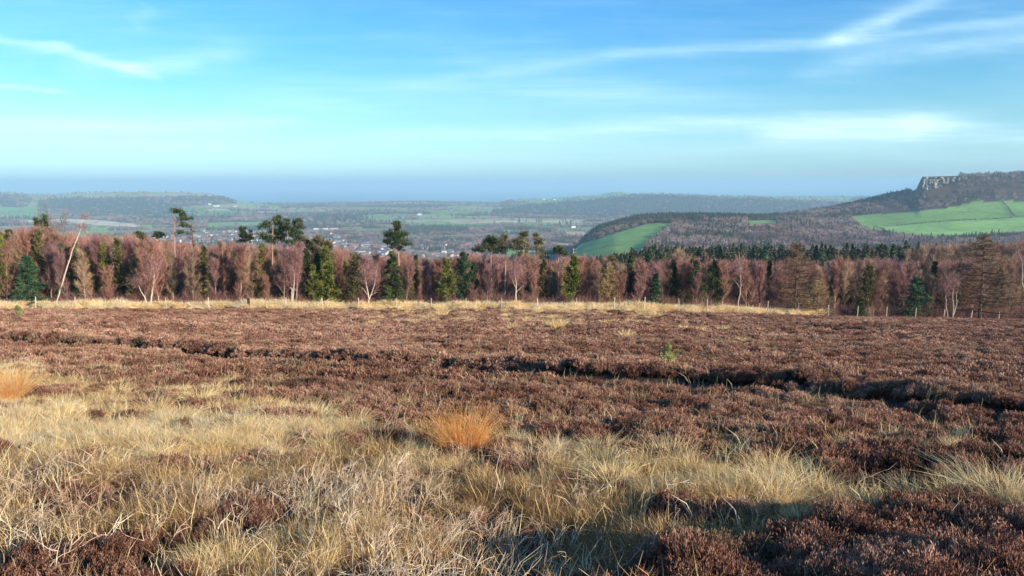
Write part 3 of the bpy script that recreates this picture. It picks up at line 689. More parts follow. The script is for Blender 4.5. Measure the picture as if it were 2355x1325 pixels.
# thin grass stalks through heather
x, y = rand_field(12, 1.5, 45); px, rw, gd, sd = zone(x, y)
ST = [grass_mesh(230 + i, .22, .40, 11, .0034, .35, c0=.10, c1=.7) for i in range(4)]
k = rng.random(len(x)) < .25 + .5 * (fbm(x / 3, y / 3, 2, 377) > .5); x, y = x[k], y[k]; n = len(x); s = .6 + .5 * rng.random(n)
scatter('grass_stalks', ST, vec3(x, y, ground_z(x, y)), vec3(rng.normal(size=n) * .12, rng.normal(size=n) * .12, rng.random(n) * 6.28), vec3(s, s, s), rng.integers(0, 4, n), rng.normal(size=n) * .1,
        'single dry grass stalks standing up through the heather')
# dead stems
x, y = rand_field(85, 1.5, 16); px, rw, gd, sd = zone(x, y)
k = rng.random(len(x)) < sd * (.18 + .75 * (fbm(x / .9, y / .9, 2, 388) > .45)); x, y = x[k], y[k]; n = len(x); s = .5 + .65 * rng.random(n)
scatter('dead_heather_stems', DS + DM, vec3(x, y, ground_z(x, y) - .01), vec3(rng.normal(size=n) * .25, rng.normal(size=n) * .25, rng.normal(size=n) * .8), vec3(s, s, s * .95), rng.integers(0, 10, n), (fbm(x / 1.5, y / 1.5, 2, 390) - .5) * .5,
        'bleached crooked stems of dead heather in the foreground')
n = 420; px = rng.uniform(840, 1560, n); rw = 716 + 34 * rng.random(n) ** 1.6; q = np.array([onslope(a_, b_) for a_, b_ in zip(px, rw)]); x, y = q[:, 0], q[:, 1]
k = (fbm(x / 3, y / 5, 2, 410) > .47); x, y = x[k], y[k]; n = len(x); s = .42 + .38 * rng.random(n)
scatter('moor_grass', GF, vec3(x, y, ground_z(x, y)), vec3(0 * x, 0 * x, rng.random(n) * 6.28), vec3(s, s, s), rng.integers(0, 4, n), .0 * x, 'thin pale grass growing through the heather just below the fence')
# cream tussocks along the fence line
n = 1500; a = a_of(rng.uniform(-350, 1890, n), 700); off = rng.uniform(-.6, 4.2, n); y = edge_y(a) + off; x = a * y
kk = (fbm(x / 1.8, y / 3, 2, 400) > .40) | (off > 1.2); x, y, a, off = x[kk], y[kk], a[kk], off[kk]; n = len(x); s = (.75 + .6 * rng.random(n)) * (.8 + .5 * fbm(x / 3, y / 6, 2, 402)) * np.where(off > .8, 1.15, .8)
scatter('tussock_grass', GF, vec3(x, y, base_z(x, y) - .05), vec3(rng.normal(size=n) * .15, rng.normal(size=n) * .15, rng.random(n) * 6.28), vec3(s, s, s), rng.integers(0, 4, n), .2 + .25 * (fbm(x / 2.5, y / 4, 2, 405) - .5),
        'band of cream tussock grass along the fence at the wood edge')

# ================================================================== trees
def tree_z(x, y):
    if y < 140: return float(base_z(np.array(x), np.array(y)))
    return float(hz(np.array([x]), np.array([y]))[0][0])
def spot(px, off, row_=690):
    a = float(a_of(px, row_)); Y = float(edge_y(a)) + off; return a * Y, Y
def hgt_for(px, top, off):
    x, Y = spot(px, off, top); return -float(s_of(top)) * Y - tree_z(x, Y)
def wiggle(p0, p1, K, amp):
    t_ = np.linspace(0, 1, K)[:, None]; P = np.asarray(p0) * (1 - t_) + np.asarray(p1) * t_
    q = rng.normal(size=(K, 3)) * amp; q[0] = 0; q[:, 2] *= .2
    return P + np.cumsum(q, 0) * .5
def birch_meshes(seed, h, wd, tm, pale=.5, ntw=3000, tr=.07, bare=.13, up=.75):
    global rng; keep = rng; rng = np.random.default_rng(seed)
    gt = Geo(); gc = Geo()
    top = np.array([rng.normal() * .35, rng.normal() * .35, h * .93]); tp = wiggle([0, 0, -.2], top, 9, h * .012)
    tubes(gt, tp[None], np.linspace(tr, .012, 9)[None], 6, C=np.array([pale]))
    nl = 26; f = bare + (.95 - bare) * rng.random(nl) ** .9; k = f * 8; i = k.astype(int)
    b = tp[i] + (tp[np.minimum(i + 1, 8)] - tp[i]) * (k - i)[:, None]
    an = rng.random(nl) * 2 * PI; ln = wd * .75 * (1.15 - f * .65) * (.6 + .8 * rng.random()) * (.7 + .5 * rng.random(nl))
    d0 = vec3(np.cos(an), np.sin(an), up + .4 * rng.random(nl)); d0 = nrm(d0); K = 5; ts = np.linspace(0, 1, K)
    P = b[:, None] + d0[:, None] * (ln[:, None] * ts)[..., None] + np.array([0, 0, 1.])[None, None] * (ln[:, None] * ts ** 2 * .55)[..., None]
    P[:, 1:] += rng.normal(size=(nl, K - 1, 3)) * .05
    tubes(gc, P, np.linspace(.026, .008, K)[None] * np.ones((nl, 1)), 3, C=.75)
    # fine twigs from limbs and the leader
    j = rng.integers(0, nl, ntw); u = rng.random(ntw) ** .7 * (K - 1.001); ii = u.astype(int)
    B = P[j, ii] + (P[j, ii + 1] - P[j, ii]) * (u - ii)[:, None]
    nt = ntw // 6; kk = (.45 + .54 * rng.random(nt)) * 8; i2 = np.minimum(kk.astype(int), 7)
    B[:nt] = tp[i2] + (tp[i2 + 1] - tp[i2]) * (kk - i2)[:, None]
    dd = nrm(rng.normal(size=(ntw, 3)) * .62 + d0[j] * .5 + np.array([0, 0, .95])); L = (.35 + .55 * rng.random(ntw)) * (h / 8) ** .5
    m1 = B + dd * (L * .5)[:, None]; e = m1 + nrm(dd + rng.normal(size=(ntw, 3)) * .3 + np.array([0, 0, .15])) * (L * .5)[:, None]
    tn = .5 + .5 * fbm(B[:, 0] * 1.5 + seed, B[:, 2] * 1.2, 2, seed)
    ribbons(gc, np.stack([B, m1, e], 1), np.array([.0075, .0055, .002])[None] * (.7 + .6 * rng.random(ntw))[:, None], C=np.clip(-.05 + 1.15 * rng.random(ntw) * tn + .1 * (B[:, 2] / h), 0, 1))
    r = [('trunk', gt.mesh('birch_trunk', M['bark'])), ('crown', gc.mesh('birch_crown', M[tm]))]
    rng = keep; return r
TB = [birch_meshes(500 + i, 8.0, w_, tm, pl, 4400) for i, (w_, tm, pl) in enumerate([(1.9, 'twig', .35), (2.3, 'twig', .5), (1.7, 'twig2', .3), (2.2, 'twig2', .45), (2.0, 'twig3', .6), (1.6, 'twig', .7), (2.4, 'twig', .25), (1.8, 'twig2', .6)])]
TOPX = np.array([-400, 0, 100, 200, 330, 400, 480, 700, 800, 850, 950, 1000, 1090, 1180, 1250, 1290, 1400, 1450, 1520, 1600, 1700, 1760, 1900, 2000, 2100, 2200, 2355, 2700.])
TOPR = np.array([528, 532, 536, 545, 547, 558, 566, 570, 577, 590, 590, 598, 590, 592, 602, 594, 602, 610, 602, 606, 598, 604, 607, 596, 604, 602, 592, 590.])
def toprow(px): return np.interp(px, TOPX, TOPR)

def cone_tree(seed, h, wd, mat, bark='dbark', style='spruce'):
    global rng; keep = rng; rng = np.random.default_rng(seed); gt = Geo(); gc = Geo(); gl = Geo()
    tp = wiggle([0, 0, -.2], [rng.normal() * .05 * h, rng.normal() * .03 * h, h * .98], 9, h * .004); tubes(gt, tp[None], np.linspace(.02 * h, .006, 9)[None], 6, C=np.array([.5]))
    nb = int(50 + 16 * h) if style == 'spruce' else int(30 + 9 * h)
    f = (.04 if style == 'spruce' else .14) + (.95 if style == 'spruce' else .85) * (np.arange(nb) + rng.random(nb)) / nb; f = np.minimum(f, .985)
    prof = (1 - f) ** .85 if style == 'spruce' else np.clip(np.sin(np.clip((f - .05) / .95, 0, 1) ** .62 * PI) * 1.0 + .08, .1, 1.2) * (.6 + .4 * (1 - f))
    an = rng.random(nb) * 2 * PI; z = f * h
    ln = wd / 2 * prof * (.45 + .8 * rng.random(nb)) * (.55 + .9 * fbm(an * 1.3 + seed, f * 9, 2, seed)) + .05 * wd
    slope = -.22 if style == 'spruce' else .45
    K = 4; ts = np.linspace(0, 1, K)
    b = vec3(np.interp(f, np.linspace(0, 1, 9), tp[:, 0]), np.interp(f, np.linspace(0, 1, 9), tp[:, 1]), z)
    P = b[:, None] + vec3(np.cos(an), np.sin(an), 0 * an)[:, None] * (ln[:, None] * ts)[..., None]
    P[..., 2] += ln[:, None] * (slope * ts + (.22 if style == 'spruce' else .5) * ts ** 2)
    tubes(gt, P, np.array([.012, .009, .006, .003])[None] * (h / 5) * np.ones((nb, 1)), 3, C=.4)
    per = 44; j = np.repeat(np.arange(nb), per); u = rng.random(len(j)) ** (.6) * (K - 1.001); i = u.astype(int)
    B = P[j, i] + (P[j, i + 1] - P[j, i]) * (u - i)[:, None]
    sp = .07 + .13 * (ln[j] / (wd / 2)); B = B + rng.normal(size=B.shape) * np.stack([sp * .6, sp * .6, sp * .35], -1) * (wd / 3) ** .6
    if style == 'spruce':
        d = nrm(vec3(np.cos(an[j]), np.sin(an[j]), 0 * j) * .9 + rng.normal(size=B.shape) * .55 + np.array([0, 0, -.15]))
    else: d = nrm(vec3(np.cos(an[j]), np.sin(an[j]), 0 * j) * .5 + rng.normal(size=B.shape) * .5 + np.array([0, 0, .75]))
    L = (.14 + .14 * rng.random(len(j))) * (h / 6) ** .4
    clump = fbm(B[:, 0] * 2.2 + seed, B[:, 2] * 2.2, 2, seed) * .7 + .3 * rng.random(len(j))
    ribbons(gc, np.stack([B, B + d * (L * .5)[:, None], B + d * L[:, None]], 1), np.array([.03, .034, .008])[None] * (h / 6) ** .4 * (.7 + .6 * rng.random(len(j)))[:, None], C=np.clip(clump * 1.25 - .12, 0, 1))
    r = [('trunk', gt.mesh('conifer_trunk', M[bark])), ('crown', gc.mesh('conifer_crown', M[mat]))]
    rng = keep; return r
def put_cone(px, top, wpx, off, mat, label, style='spruce', name='conifer', cat='conifer tree', group=None, bark='dbark'):
    x, Y = spot(px, off); h = hgt_for(px, top, off); h = max(h, .6)
    parts = cone_tree(int(px) * 3 + int(top), h, wpx / F * Y, mat, bark, style)
    return thing(name, parts, (x, Y, tree_z(x, Y)), 0, 1, label, cat, group)
def bare_conifer(seed, h, wd, mat='larch', dens=1.0, upturn=.25, lo=.08, lean=0, bark='dbark'):
    global rng; keep = rng; rng = np.random.default_rng(seed); gt = Geo(); gc = Geo(); gl = Geo()
    tp = wiggle([0, 0, -.2], [lean, 0, h], 10, h * .008); tubes(gt, tp[None], np.linspace(.022 * h, .01, 10)[None], 7, C=np.array([.7]))
    nb = int(75 * dens); f = lo + (.97 - lo) * (np.arange(nb) + rng.random(nb)) / nb; ln = wd / 2 * np.clip((1 - f) * 1.25, 0, 1) ** .7 * (.45 + .7 * rng.random(nb)) + .12
    an = rng.random(nb) * 2 * PI; K = 6; ts = np.linspace(0, 1, K); g9 = np.linspace(0, 1, 10)
    b = vec3(np.interp(f, g9, tp[:, 0]), np.interp(f, g9, tp[:, 1]), f * h)
    P = b[:, None] + vec3(np.cos(an), np.sin(an), 0 * an)[:, None] * (ln[:, None] * ts)[..., None]
    P[..., 2] += ln[:, None] * (-.12 * ts + upturn * ts ** 2.2) + rng.normal(size=(nb, K)) * .03
    tubes(gt, P, np.linspace(.040, .010, K)[None] * (h / 9) * np.ones((nb, 1)), 4, C=.35)
    per = 70; j = np.repeat(np.arange(nb), per); u = rng.random(len(j)) ** .7 * (K - 1.001); i = u.astype(int)
    B = P[j, i] + (P[j, i + 1] - P[j, i]) * (u - i)[:, None]
    d = nrm(rng.normal(size=B.shape) * .8 + vec3(np.cos(an[j]), np.sin(an[j]), 0 * j) * .5 + np.array([0, 0, -.1])); L = (.15 + .38 * rng.random(len(j))) * (h / 9) ** .5
    e = B + d * L[:, None]; e[:, 2] += L * .2
    ribbons(gc, np.stack([B, (B + e) / 2 + rng.normal(size=B.shape) * .02, e], 1), np.array([.010, .009, .003])[None] * (.8 + .6 * rng.random(len(j)))[:, None], C=np.clip(.15 + .7 * rng.random(len(j)) * (.4 + fbm(B[:, 0], B[:, 2], 2, seed)), 0, 1))
    r = [('trunk', gt.mesh('larch_trunk', M[bark])), ('twigs', gc.mesh('larch_twigs', M[mat]))]
    rng = keep; return r
def scots(px0, px1, clumps, off, label, mat='pine', tr=.13):
    """tall pine: trunk from px0 at the ground to px1 at the top, foliage plates (px, row, half width, half height)"""
    x0, Y = spot(px0, off); z0 = tree_z(x0, Y); k = Y / F; g = Geo(); gt = Geo(); gl = Geo()
    def loc(px, rw): q = at(px, rw, Y); return np.array([q[0] - x0, 0, q[2] - z0])
    tr_top = min(c[1] for c in clumps); tp = wiggle([0, 0, -.2], loc(px1, tr_top + 2), 9, .06); tubes(gt, tp[None], np.linspace(tr, .03, 9)[None], 7, C=np.array([.75]))
    for (cx, cr, rx, rz) in clumps:
        c = loc(cx, cr); rx_, rz_ = rx * k, rz * k * .8; c[1] = rng.normal() * rx_ * .5
        i = np.argmin(np.abs(tp[:, 2] - (c[2] - .25 * abs(c[0])))); b = tp[i]
        br = wiggle(b, c + [0, 0, -rz_ * .3], 5, .04); tubes(gt, br[None], np.linspace(.05, .02, 5)[None], 4, C=np.array([.5]))
        ns = 9; e = c + rng.normal(size=(ns, 3)) * [rx_ * .5, rx_ * .5, rz_ * .3]
        tubes(gt, np.stack([np.repeat(br[-2][None], ns, 0), e], 1), np.array([[.02, .008]] * ns), 3, C=.5)
        nl_ = int(5 + rx * .35); lc = rng.normal(size=(nl_, 3)) * [.52, .52, .42]; lc[:, 2] -= .35 * (lc[:, 0] ** 2); lr = .22 + .26 * rng.random(nl_)
        n = int(200 + 2.4 * rx * rz); li = rng.integers(0, nl_, n); q = lc[li] + rng.normal(size=(n, 3)) * lr[li][:, None] * [.8, .8, .75]
        Pq = c + q * [rx_, rx_, rz_ * 1.3]; keep_ = np.ones(n, bool)
        d = nrm(rng.normal(size=(n, 3)) * .8 + np.array([0, 0, .6])); L = .16 + .20 * rng.random(n)
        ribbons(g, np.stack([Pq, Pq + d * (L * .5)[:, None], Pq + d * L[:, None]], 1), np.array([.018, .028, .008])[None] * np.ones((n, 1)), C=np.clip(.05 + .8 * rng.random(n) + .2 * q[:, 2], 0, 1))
    return thing('pine_tree', [('trunk', gt.mesh('pine_trunk', M['pbark'])), ('crown', g.mesh('pine_crown', M[mat]))], (x0, Y, z0), 0, 1, label, 'pine tree')

# ---- tall pines that stand above the birches
scots(402, 404, [(411, 485, 14, 6), (422, 494, 8, 7), (425, 503, 15, 5), (421, 518, 11, 5), (417, 535, 9, 4)], 12, 'lone tall thin pine with pink trunk and flag like clumps on one side')
scots(560, 557, [(556, 527, 7, 8), (558, 540, 8, 7), (568, 538, 13, 6), (575, 547, 8, 5), (560, 555, 12, 4)], 12, 'small ragged pine top above birches, between the lone thin pine and the big pine clump')
scots(624, 627, [(625, 510, 14, 8), (611, 520, 11, 8), (620, 531, 17, 9), (608, 541, 14, 9), (622, 550, 20, 9)], 10, 'broad dark pine, widest of the clump of four tall pines')
scots(637, 641, [(641, 499, 6, 5), (640, 510, 10, 7), (643, 522, 13, 7), (640, 535, 12, 7), (646, 549, 12, 8)], 13, 'pine with a pointed top rising behind the broad dark pine')
scots(663, 661, [(661, 511, 8, 6), (659, 525, 10, 8), (665, 540, 11, 7), (668, 556, 12, 7)], 12, 'slim pine between the pointed pine and the straight pale trunked pine')
scots(681, 683, [(683, 509, 10, 6), (684, 520, 14, 7), (692, 533, 13, 6), (675, 529, 10, 7), (684, 548, 16, 6), (691, 561, 15, 5)], 9, 'straight pine with pale trunk and layered crown at the edge of the pine clump')
scots(708, 706, [(703, 551, 9, 7), (712, 562, 13, 9), (722, 575, 12, 9)], 9, 'low rounded pine next to the layered pine clump', 'olive')
scots(742, 737, [(730, 548, 11, 8), (739, 556, 15, 10), (746, 570, 18, 11), (757, 563, 9, 7), (762, 592, 13, 10), (722, 590, 12, 10)], 7, 'wide pine head above the bright green fir', 'olive')
scots(918, 914, [(914, 513, 8, 6), (915, 523, 10, 7), (912, 534, 13, 8), (923, 540, 13, 6), (889, 540, 10, 5), (900, 549, 15, 7), (921, 553, 15, 8), (927, 561, 14, 5), (888, 556, 6, 6), (905, 566, 11, 6), (920, 573, 8, 5)], 5.5,
      'tallest pine in the middle of the wood with pale orange trunk, above the dark fir', tr=.16)
scots(1130, 1129, [(1128, 548, 11, 8), (1119, 557, 12, 9), (1139, 554, 10, 8), (1102, 576, 13, 7), (1115, 570, 14, 9), (1131, 568, 13, 9)], 10, 'rounded pine with low side clump, first of the row of pines by the green spur')
scots(1160, 1161, [(1160, 546, 7, 6), (1157, 557, 13, 9), (1166, 568, 16, 8), (1149, 576, 14, 7)], 11, 'olive flat crowned pine, second in the row of pines by the green spur', 'olive')
scots(1205, 1206, [(1203, 535, 8, 4), (1207, 541, 8, 4), (1205, 553, 14, 9), (1189, 557, 13, 8), (1206, 567, 17, 9), (1203, 582, 16, 9)], 10, 'big pine with a thin detached tuft on top', 'olive')
scots(1239, 1233, [(1232, 540, 6, 5), (1238, 550, 9, 6), (1241, 560, 10, 6), (1240, 573, 10, 8), (1244, 590, 12, 8)], 10, 'narrow leaning pine next to the big tufted pine', 'olive')
scots(1283, 1284, [(1283, 571, 8, 5), (1279, 579, 15, 6), (1294, 581, 9, 6)], 9, 'short flat topped pine below the tip of the green field')
scots(99, 100, [(100, 505, 6, 8), (100, 519, 7, 7), (104, 532, 8, 7)], 13, 'thin dark pine top above the birches, beside the bare grey tree')
scots(86, 86, [(86, 506, 6, 6), (85, 517, 6, 6)], 17, 'small faint pine top behind the thin dark pine')
scots(322, 320, [(319, 538, 9, 5), (322, 546, 11, 5)], 15, 'small dark pine tuft above the birches, nearer the leaning birch of two')
scots(366, 365, [(364, 536, 10, 4), (366, 545, 12, 5)], 15, 'small dark pine tuft above the birches, nearer the lone thin pine of two')

# ---- conifers inside the wood
CONS = [
 (17, 538, 46, 3.4, 'ypine', 'yellow green young pine at the photo\'s edge beside the dark spruce', 'pine'),
 (67, 588, 82, 2.3, 'spruce', 'broad bushy dark green spruce by the fence near the leaning birch', 'spruce'),
 (84, 528, 44, 6, 'olive', 'olive pine rising behind the broad bushy spruce', 'pine'),
 (143, 560, 18, 7, 'spruce', 'thin dark spruce spire between the bushy spruce and leaning birch', 'spruce'),
 (181, 562, 30, 7, 'ypine', 'green pine directly behind the leaning birch trunk', 'pine'),
 (184, 612, 34, 4.5, 'spruce', 'blue green spruce low behind the leaning birch trunk', 'spruce'),
 (243, 560, 30, 7, 'ypine', 'small yellow green pine among pink birches, right of the leaning birch', 'pine'),
 (279, 550, 32, 6.5, 'olive', 'dull olive pine, farther back of a touching pair', 'pine'),
 (303, 572, 30, 5, 'olive', 'dull olive pine with pale bare lower stem, nearer of a touching pair', 'pine'),
 (343, 562, 22, 8, 'pine', 'small dark pine head sunk among birch tops', 'pine'),
 (468, 562, 36, 6, 'olive', 'loose olive conifer with drooping branches right of the lone thin pine', 'spruce'),
 (598, 563, 40, 5, 'ypine', 'dark and yellow young pine in front of the pine clump', 'pine'),
 (655, 612, 26, 5, 'olive', 'small olive pine low under the pine clump', 'pine'),
 (700, 574, 34, 4.6, 'pine', 'dark young pine with candle like shoots under the low rounded pine', 'pine'),
 (728, 612, 40, 3.2, 'ypine', 'lime green young pine at the foot of the wide pine', 'pine'),
 (736, 582, 50, 4.6, 'spruce', 'blue dark spruce half hidden by the bright green fir', 'spruce'),
 (757, 566, 66, 3.2, 'ypine', 'large bright green fir in full sun', 'spruce'),
 (811, 588, 52, 3.0, 'olive', 'bushy olive green pine beside the bright fir', 'pine'),
 (907, 578, 64, 2.6, 'pine', 'wide dark grey green fir at the foot of the tallest pine', 'spruce'),
 (944, 608, 28, 5, 'olive', 'small olive pine right of the wide dark fir', 'pine'),
 (1026, 600, 48, 2.8, 'ypine', 'round yellow green young pine in front of a dark one', 'pine'),
 (1066, 582, 54, 4, 'spruce', 'dark rounded pine behind the yellow green one', 'pine'),
 (1310, 588, 42, 3.0, 'ypine', 'yellow green pine below the bare snag', 'pine'),
 (1396, 590, 42, 8, 'olive', 'pale olive pine with light stems, first beyond the bare snag', 'pine'),
 (1450, 583, 24, 13, 'pine', 'slim dark green pine top before the plantation', 'pine'),
 (1503, 628, 40, 3.4, 'spruce', 'dark low spruce between red birches under the plantation', 'spruce'),
 (1582, 592, 30, 7, 'ypine', 'upright green pine with bare leader, left of the wide dark green pair', 'pine'),
 (1606, 602, 38, 4.5, 'pine', 'green pine, narrower of the wide dark green pair', 'pine'),
 (1650, 602, 60, 4.2, 'pine', 'wide spreading green pine, broader of the wide dark green pair', 'pine'),
 (1990, 614, 50, 4.2, 'olive', 'grey green bushy pine half sunk in the birches behind the low fir', 'pine'),
 (1977, 688, 38, 1.8, 'pine', 'low green fir bush at the fence', 'spruce'),
 (2105, 636, 84, 1.7, 'spruce', 'neat dark blue green christmas tree shaped spruce at the fence', 'spruce')]
for px, top, wpx, off, mt, lb, st in CONS: put_cone(px, top, wpx, off, mt, lb, st, 'spruce_tree' if st == 'spruce' else 'young_pine', 'spruce tree' if st == 'spruce' else 'pine tree')

random.seed(44)
for px in list(range(-20, 2380, 58)):
    px += random.uniform(-22, 22); off = random.uniform(5.5, 13); top = float(np.interp(px, [0, 200, 330, 400, 700, 850, 1400, 1700, 2355], [532, 545, 547, 558, 570, 590, 602, 600, 598])) + random.uniform(-6, 34)
    mt = random.choice(['olive', 'pine', 'ypine', 'olive', 'spruce', 'pine'])
    put_cone(px, top, random.uniform(20, 44), off, mt, {'olive': 'olive pine half hidden among the crowded birches', 'pine': 'dark green pine half hidden among the crowded birches', 'ypine': 'yellow green pine half hidden among the crowded birches', 'spruce': 'blue green spruce half hidden among the crowded birches'}[mt],
             random.choice(['pine', 'pine', 'spruce']), 'young_conifer', 'conifer tree', {'olive': 'olive', 'pine': 'dark green', 'ypine': 'yellow green', 'spruce': 'blue green'}[mt] + ' conifers mixed into the birch wood')
def put_bare(px, top, wpx, off, label, **k):
    x, Y = spot(px, off); h = hgt_for(px, top, off)
    nm = k.pop('name', 'larch_tree'); ct = k.pop('cat', 'larch tree')
    return thing(nm, bare_conifer(int(px), h, wpx / F * Y, **k), (x, Y, tree_z(x, Y)), 0, 1, label, ct)
put_bare(1830, 556, 165, 1.4, 'dark bare larch with level branches beside a golden bush by the fence', dens=1.5, lean=.05)
put_bare(2256, 536, 215, 1.5, 'largest bare brown larch with sweeping dark branches and a pale forked top', dens=2.1, lean=-.3)
put_bare(1880, 645, 90, 1.1, 'golden twiggy larch bush at the foot of the dark larch', mat='gold', dens=1.0, upturn=.4, lo=.03)
put_bare(517, 552, 46, 7, 'small bare conifer with pale trunk and drooping side branches', dens=.5, bark='pbark')
put_bare(455, 512, 22, 11, 'thin dead conifer top just right of the lone thin pine', dens=.35)
put_bare(1400, 612, 60, 3.0, 'tan twiggy larch scrub between red birches near the fence posts', mat='gold', dens=.7, upturn=.5, lo=.05)

# ---- special trunks
def special(name, label, cat, px, off, tubes_, mat, extra=None):
    x0, Y = spot(px, off); z0 = tree_z(x0, Y); g = Geo()
    def loc(p, rw): q = at(p, rw, Y); return np.array([q[0] - x0, 0, q[2] - z0])
    for pts, r0, r1 in tubes_:
        P = np.array([loc(*p) for p in pts]); P[0, 2] -= .15 if pts[0][1] > 680 else 0
        t_ = np.linspace(0, len(P) - 1, 3 * len(P)); P2 = np.stack([np.interp(t_, np.arange(len(P)), P[:, q]) for q in range(3)], -1)
        P2[1:] += rng.normal(size=(len(P2) - 1, 3)) * .02; tubes(g, P2[None], np.linspace(r0, r1, len(P2))[None], 6, C=np.array([.8]))
    parts = [('trunk', g.mesh(name + '_trunk', M[mat]))]
    if extra:
        gc = Geo()
        for (px_, rw, rx, rz, n, upv) in extra:
            c = loc(px_, rw); k = Y / F; B = c + rng.normal(size=(n, 3)) * [rx * k * .45, rx * k * .45, rz * k * .45]
            d = nrm(rng.normal(size=(n, 3)) * .7 + np.array([0, 0, upv])); L = .3 + .4 * rng.random(n)
            tubes(gc, np.stack([B, B + d * (L * .5)[:, None], B + d * L[:, None]], 1), np.array([.008, .006, .002])[None] * np.ones((n, 1)), 3, C=rng.random(n))
        parts.append(('crown', gc.mesh(name + '_crown', M['twig2'])))
    return thing(name, parts, (x0, Y, z0), 0, 1, label, cat)
special('leaning_birch', 'long pale birch trunk leaning across the wood edge by the dark spruce', 'birch tree', 128, 2.6,
        [([(128, 697), (140, 660), (156, 610), (166, 575), (180, 545), (186, 525)], .085, .045), ([(186, 525), (190, 505), (198, 493)], .04, .015), ([(186, 525), (183, 505)], .035, .015), ([(158, 602), (154, 598)], .03, .015)],
        'bark', [(188, 520, 9, 8, 160, .1), (196, 500, 9, 8, 110, .7)])
special('bare_snag', 'pale dead pine snag with short stubs all on one side', 'dead tree', 1316, 6,
        [([(1317, 690), (1318, 640), (1316, 600), (1319, 571)], .10, .04), ([(1318, 574), (1326, 573)], .03, .012), ([(1317, 581), (1327, 580)], .03, .012), ([(1316, 587), (1327, 586)], .03, .012), ([(1316, 594), (1328, 596)], .03, .012), ([(1316, 603), (1326, 609)], .03, .01)], 'pbark')
special('dead_snag', 'dark curved dead trunk standing alone among the red birches', 'dead tree', 1749, 3,
        [([(1748, 694), (1747, 670), (1750, 640), (1752, 613)], .16, .10)], 'dwood')
special('forked_birch', 'two pale birch stems rising in a narrow V by the large larch', 'birch tree', 2192, 1.2,
        [([(2192, 728), (2193, 705), (2191, 680), (2192, 665)], .08, .04), ([(2193, 722), (2200, 700), (2200, 672)], .07, .035)], 'bark', [(2194, 650, 18, 26, 700, .9)])
special('pale_birch', 'single short pale birch stem left of the narrow V shaped one', 'birch tree', 2180, 1.2,
        [([(2180, 728), (2176, 705), (2175, 680)], .075, .04)], 'bark', [(2174, 655, 16, 26, 500, .9)])
special('tall_birch', 'tall curved white birch stem at the right edge of the photo', 'birch tree', 2352, 2.5,
        [([(2358, 720), (2356, 665), (2350, 650), (2352, 620), (2350, 600), (2342, 580)], .09, .03)], 'bark', [(2350, 600, 20, 26, 500, .9)])
special('pale_birch', 'thick white birch stem bending at the fence with fine pink twigs', 'birch tree', 348, 2.8,
        [([(347, 696), (350, 670), (355, 645), (353, 610)], .11, .05), ([(354, 650), (366, 628)], .04, .015)], 'bark', [(354, 615, 24, 30, 1300, .9)])
special('pale_birch', 'low leaning birch stem crossing toward the thick white birch', 'birch tree', 338, 2.4,
        [([(339, 697), (332, 682), (325, 672), (318, 655)], .07, .03)], 'bark', [(318, 650, 24, 16, 600, .6)])
special('forked_birch', 'pale birch forking low into a wide open fan, left of the wide dark fir', 'birch tree', 848, 1.9,
        [([(846, 700), (849, 684), (842, 655), (838, 620)], .09, .03), ([(849, 686), (860, 660), (866, 620)], .06, .025), ([(847, 680), (833, 662)], .04, .015), ([(850, 680), (868, 672)], .03, .01)], 'bark', [(850, 630, 26, 34, 1500, 1.0)])
special('pale_birch', 'thin pale stem with a kinked double trunk below the pine clump', 'birch tree', 672, 2.6,
        [([(671, 692), (672, 664), (668, 662)], .07, .05), ([(673, 690), (676, 660), (677, 628)], .07, .03)], 'bark', [(674, 620, 20, 34, 900, 1.0)])
special('pale_birch', 'straight birch with pale trunk and rising side branch under the flat crowned pines', 'birch tree', 1187, 1.9,
        [([(1186, 697), (1187, 660), (1183, 620)], .09, .03), ([(1187, 672), (1205, 655)], .04, .015), ([(1187, 662), (1176, 640)], .04, .015)], 'bark', [(1187, 625, 24, 30, 1100, 1.0)])
special('tall_birch', 'tall thin pale birch stem, rising above the birches left of the dark curved trunk', 'birch tree', 1701, 2.6,
        [([(1697, 697), (1704, 660), (1702, 620), (1700, 580)], .08, .02), ([(1703, 665), (1686, 640)], .03, .012)], 'bark', [(1702, 620, 20, 36, 800, 1.0)])
gr = birch_meshes(590, 8, 3.6, 'greytwig', .2, 1600, .12, .35)
x, Y = spot(145, 17); thing('bare_tree', gr, (x, Y, tree_z(x, Y)), 0, hgt_for(145, 482, 17) / 8, 'large bare grey tree standing above the birches near the leaning birch', 'bare tree')

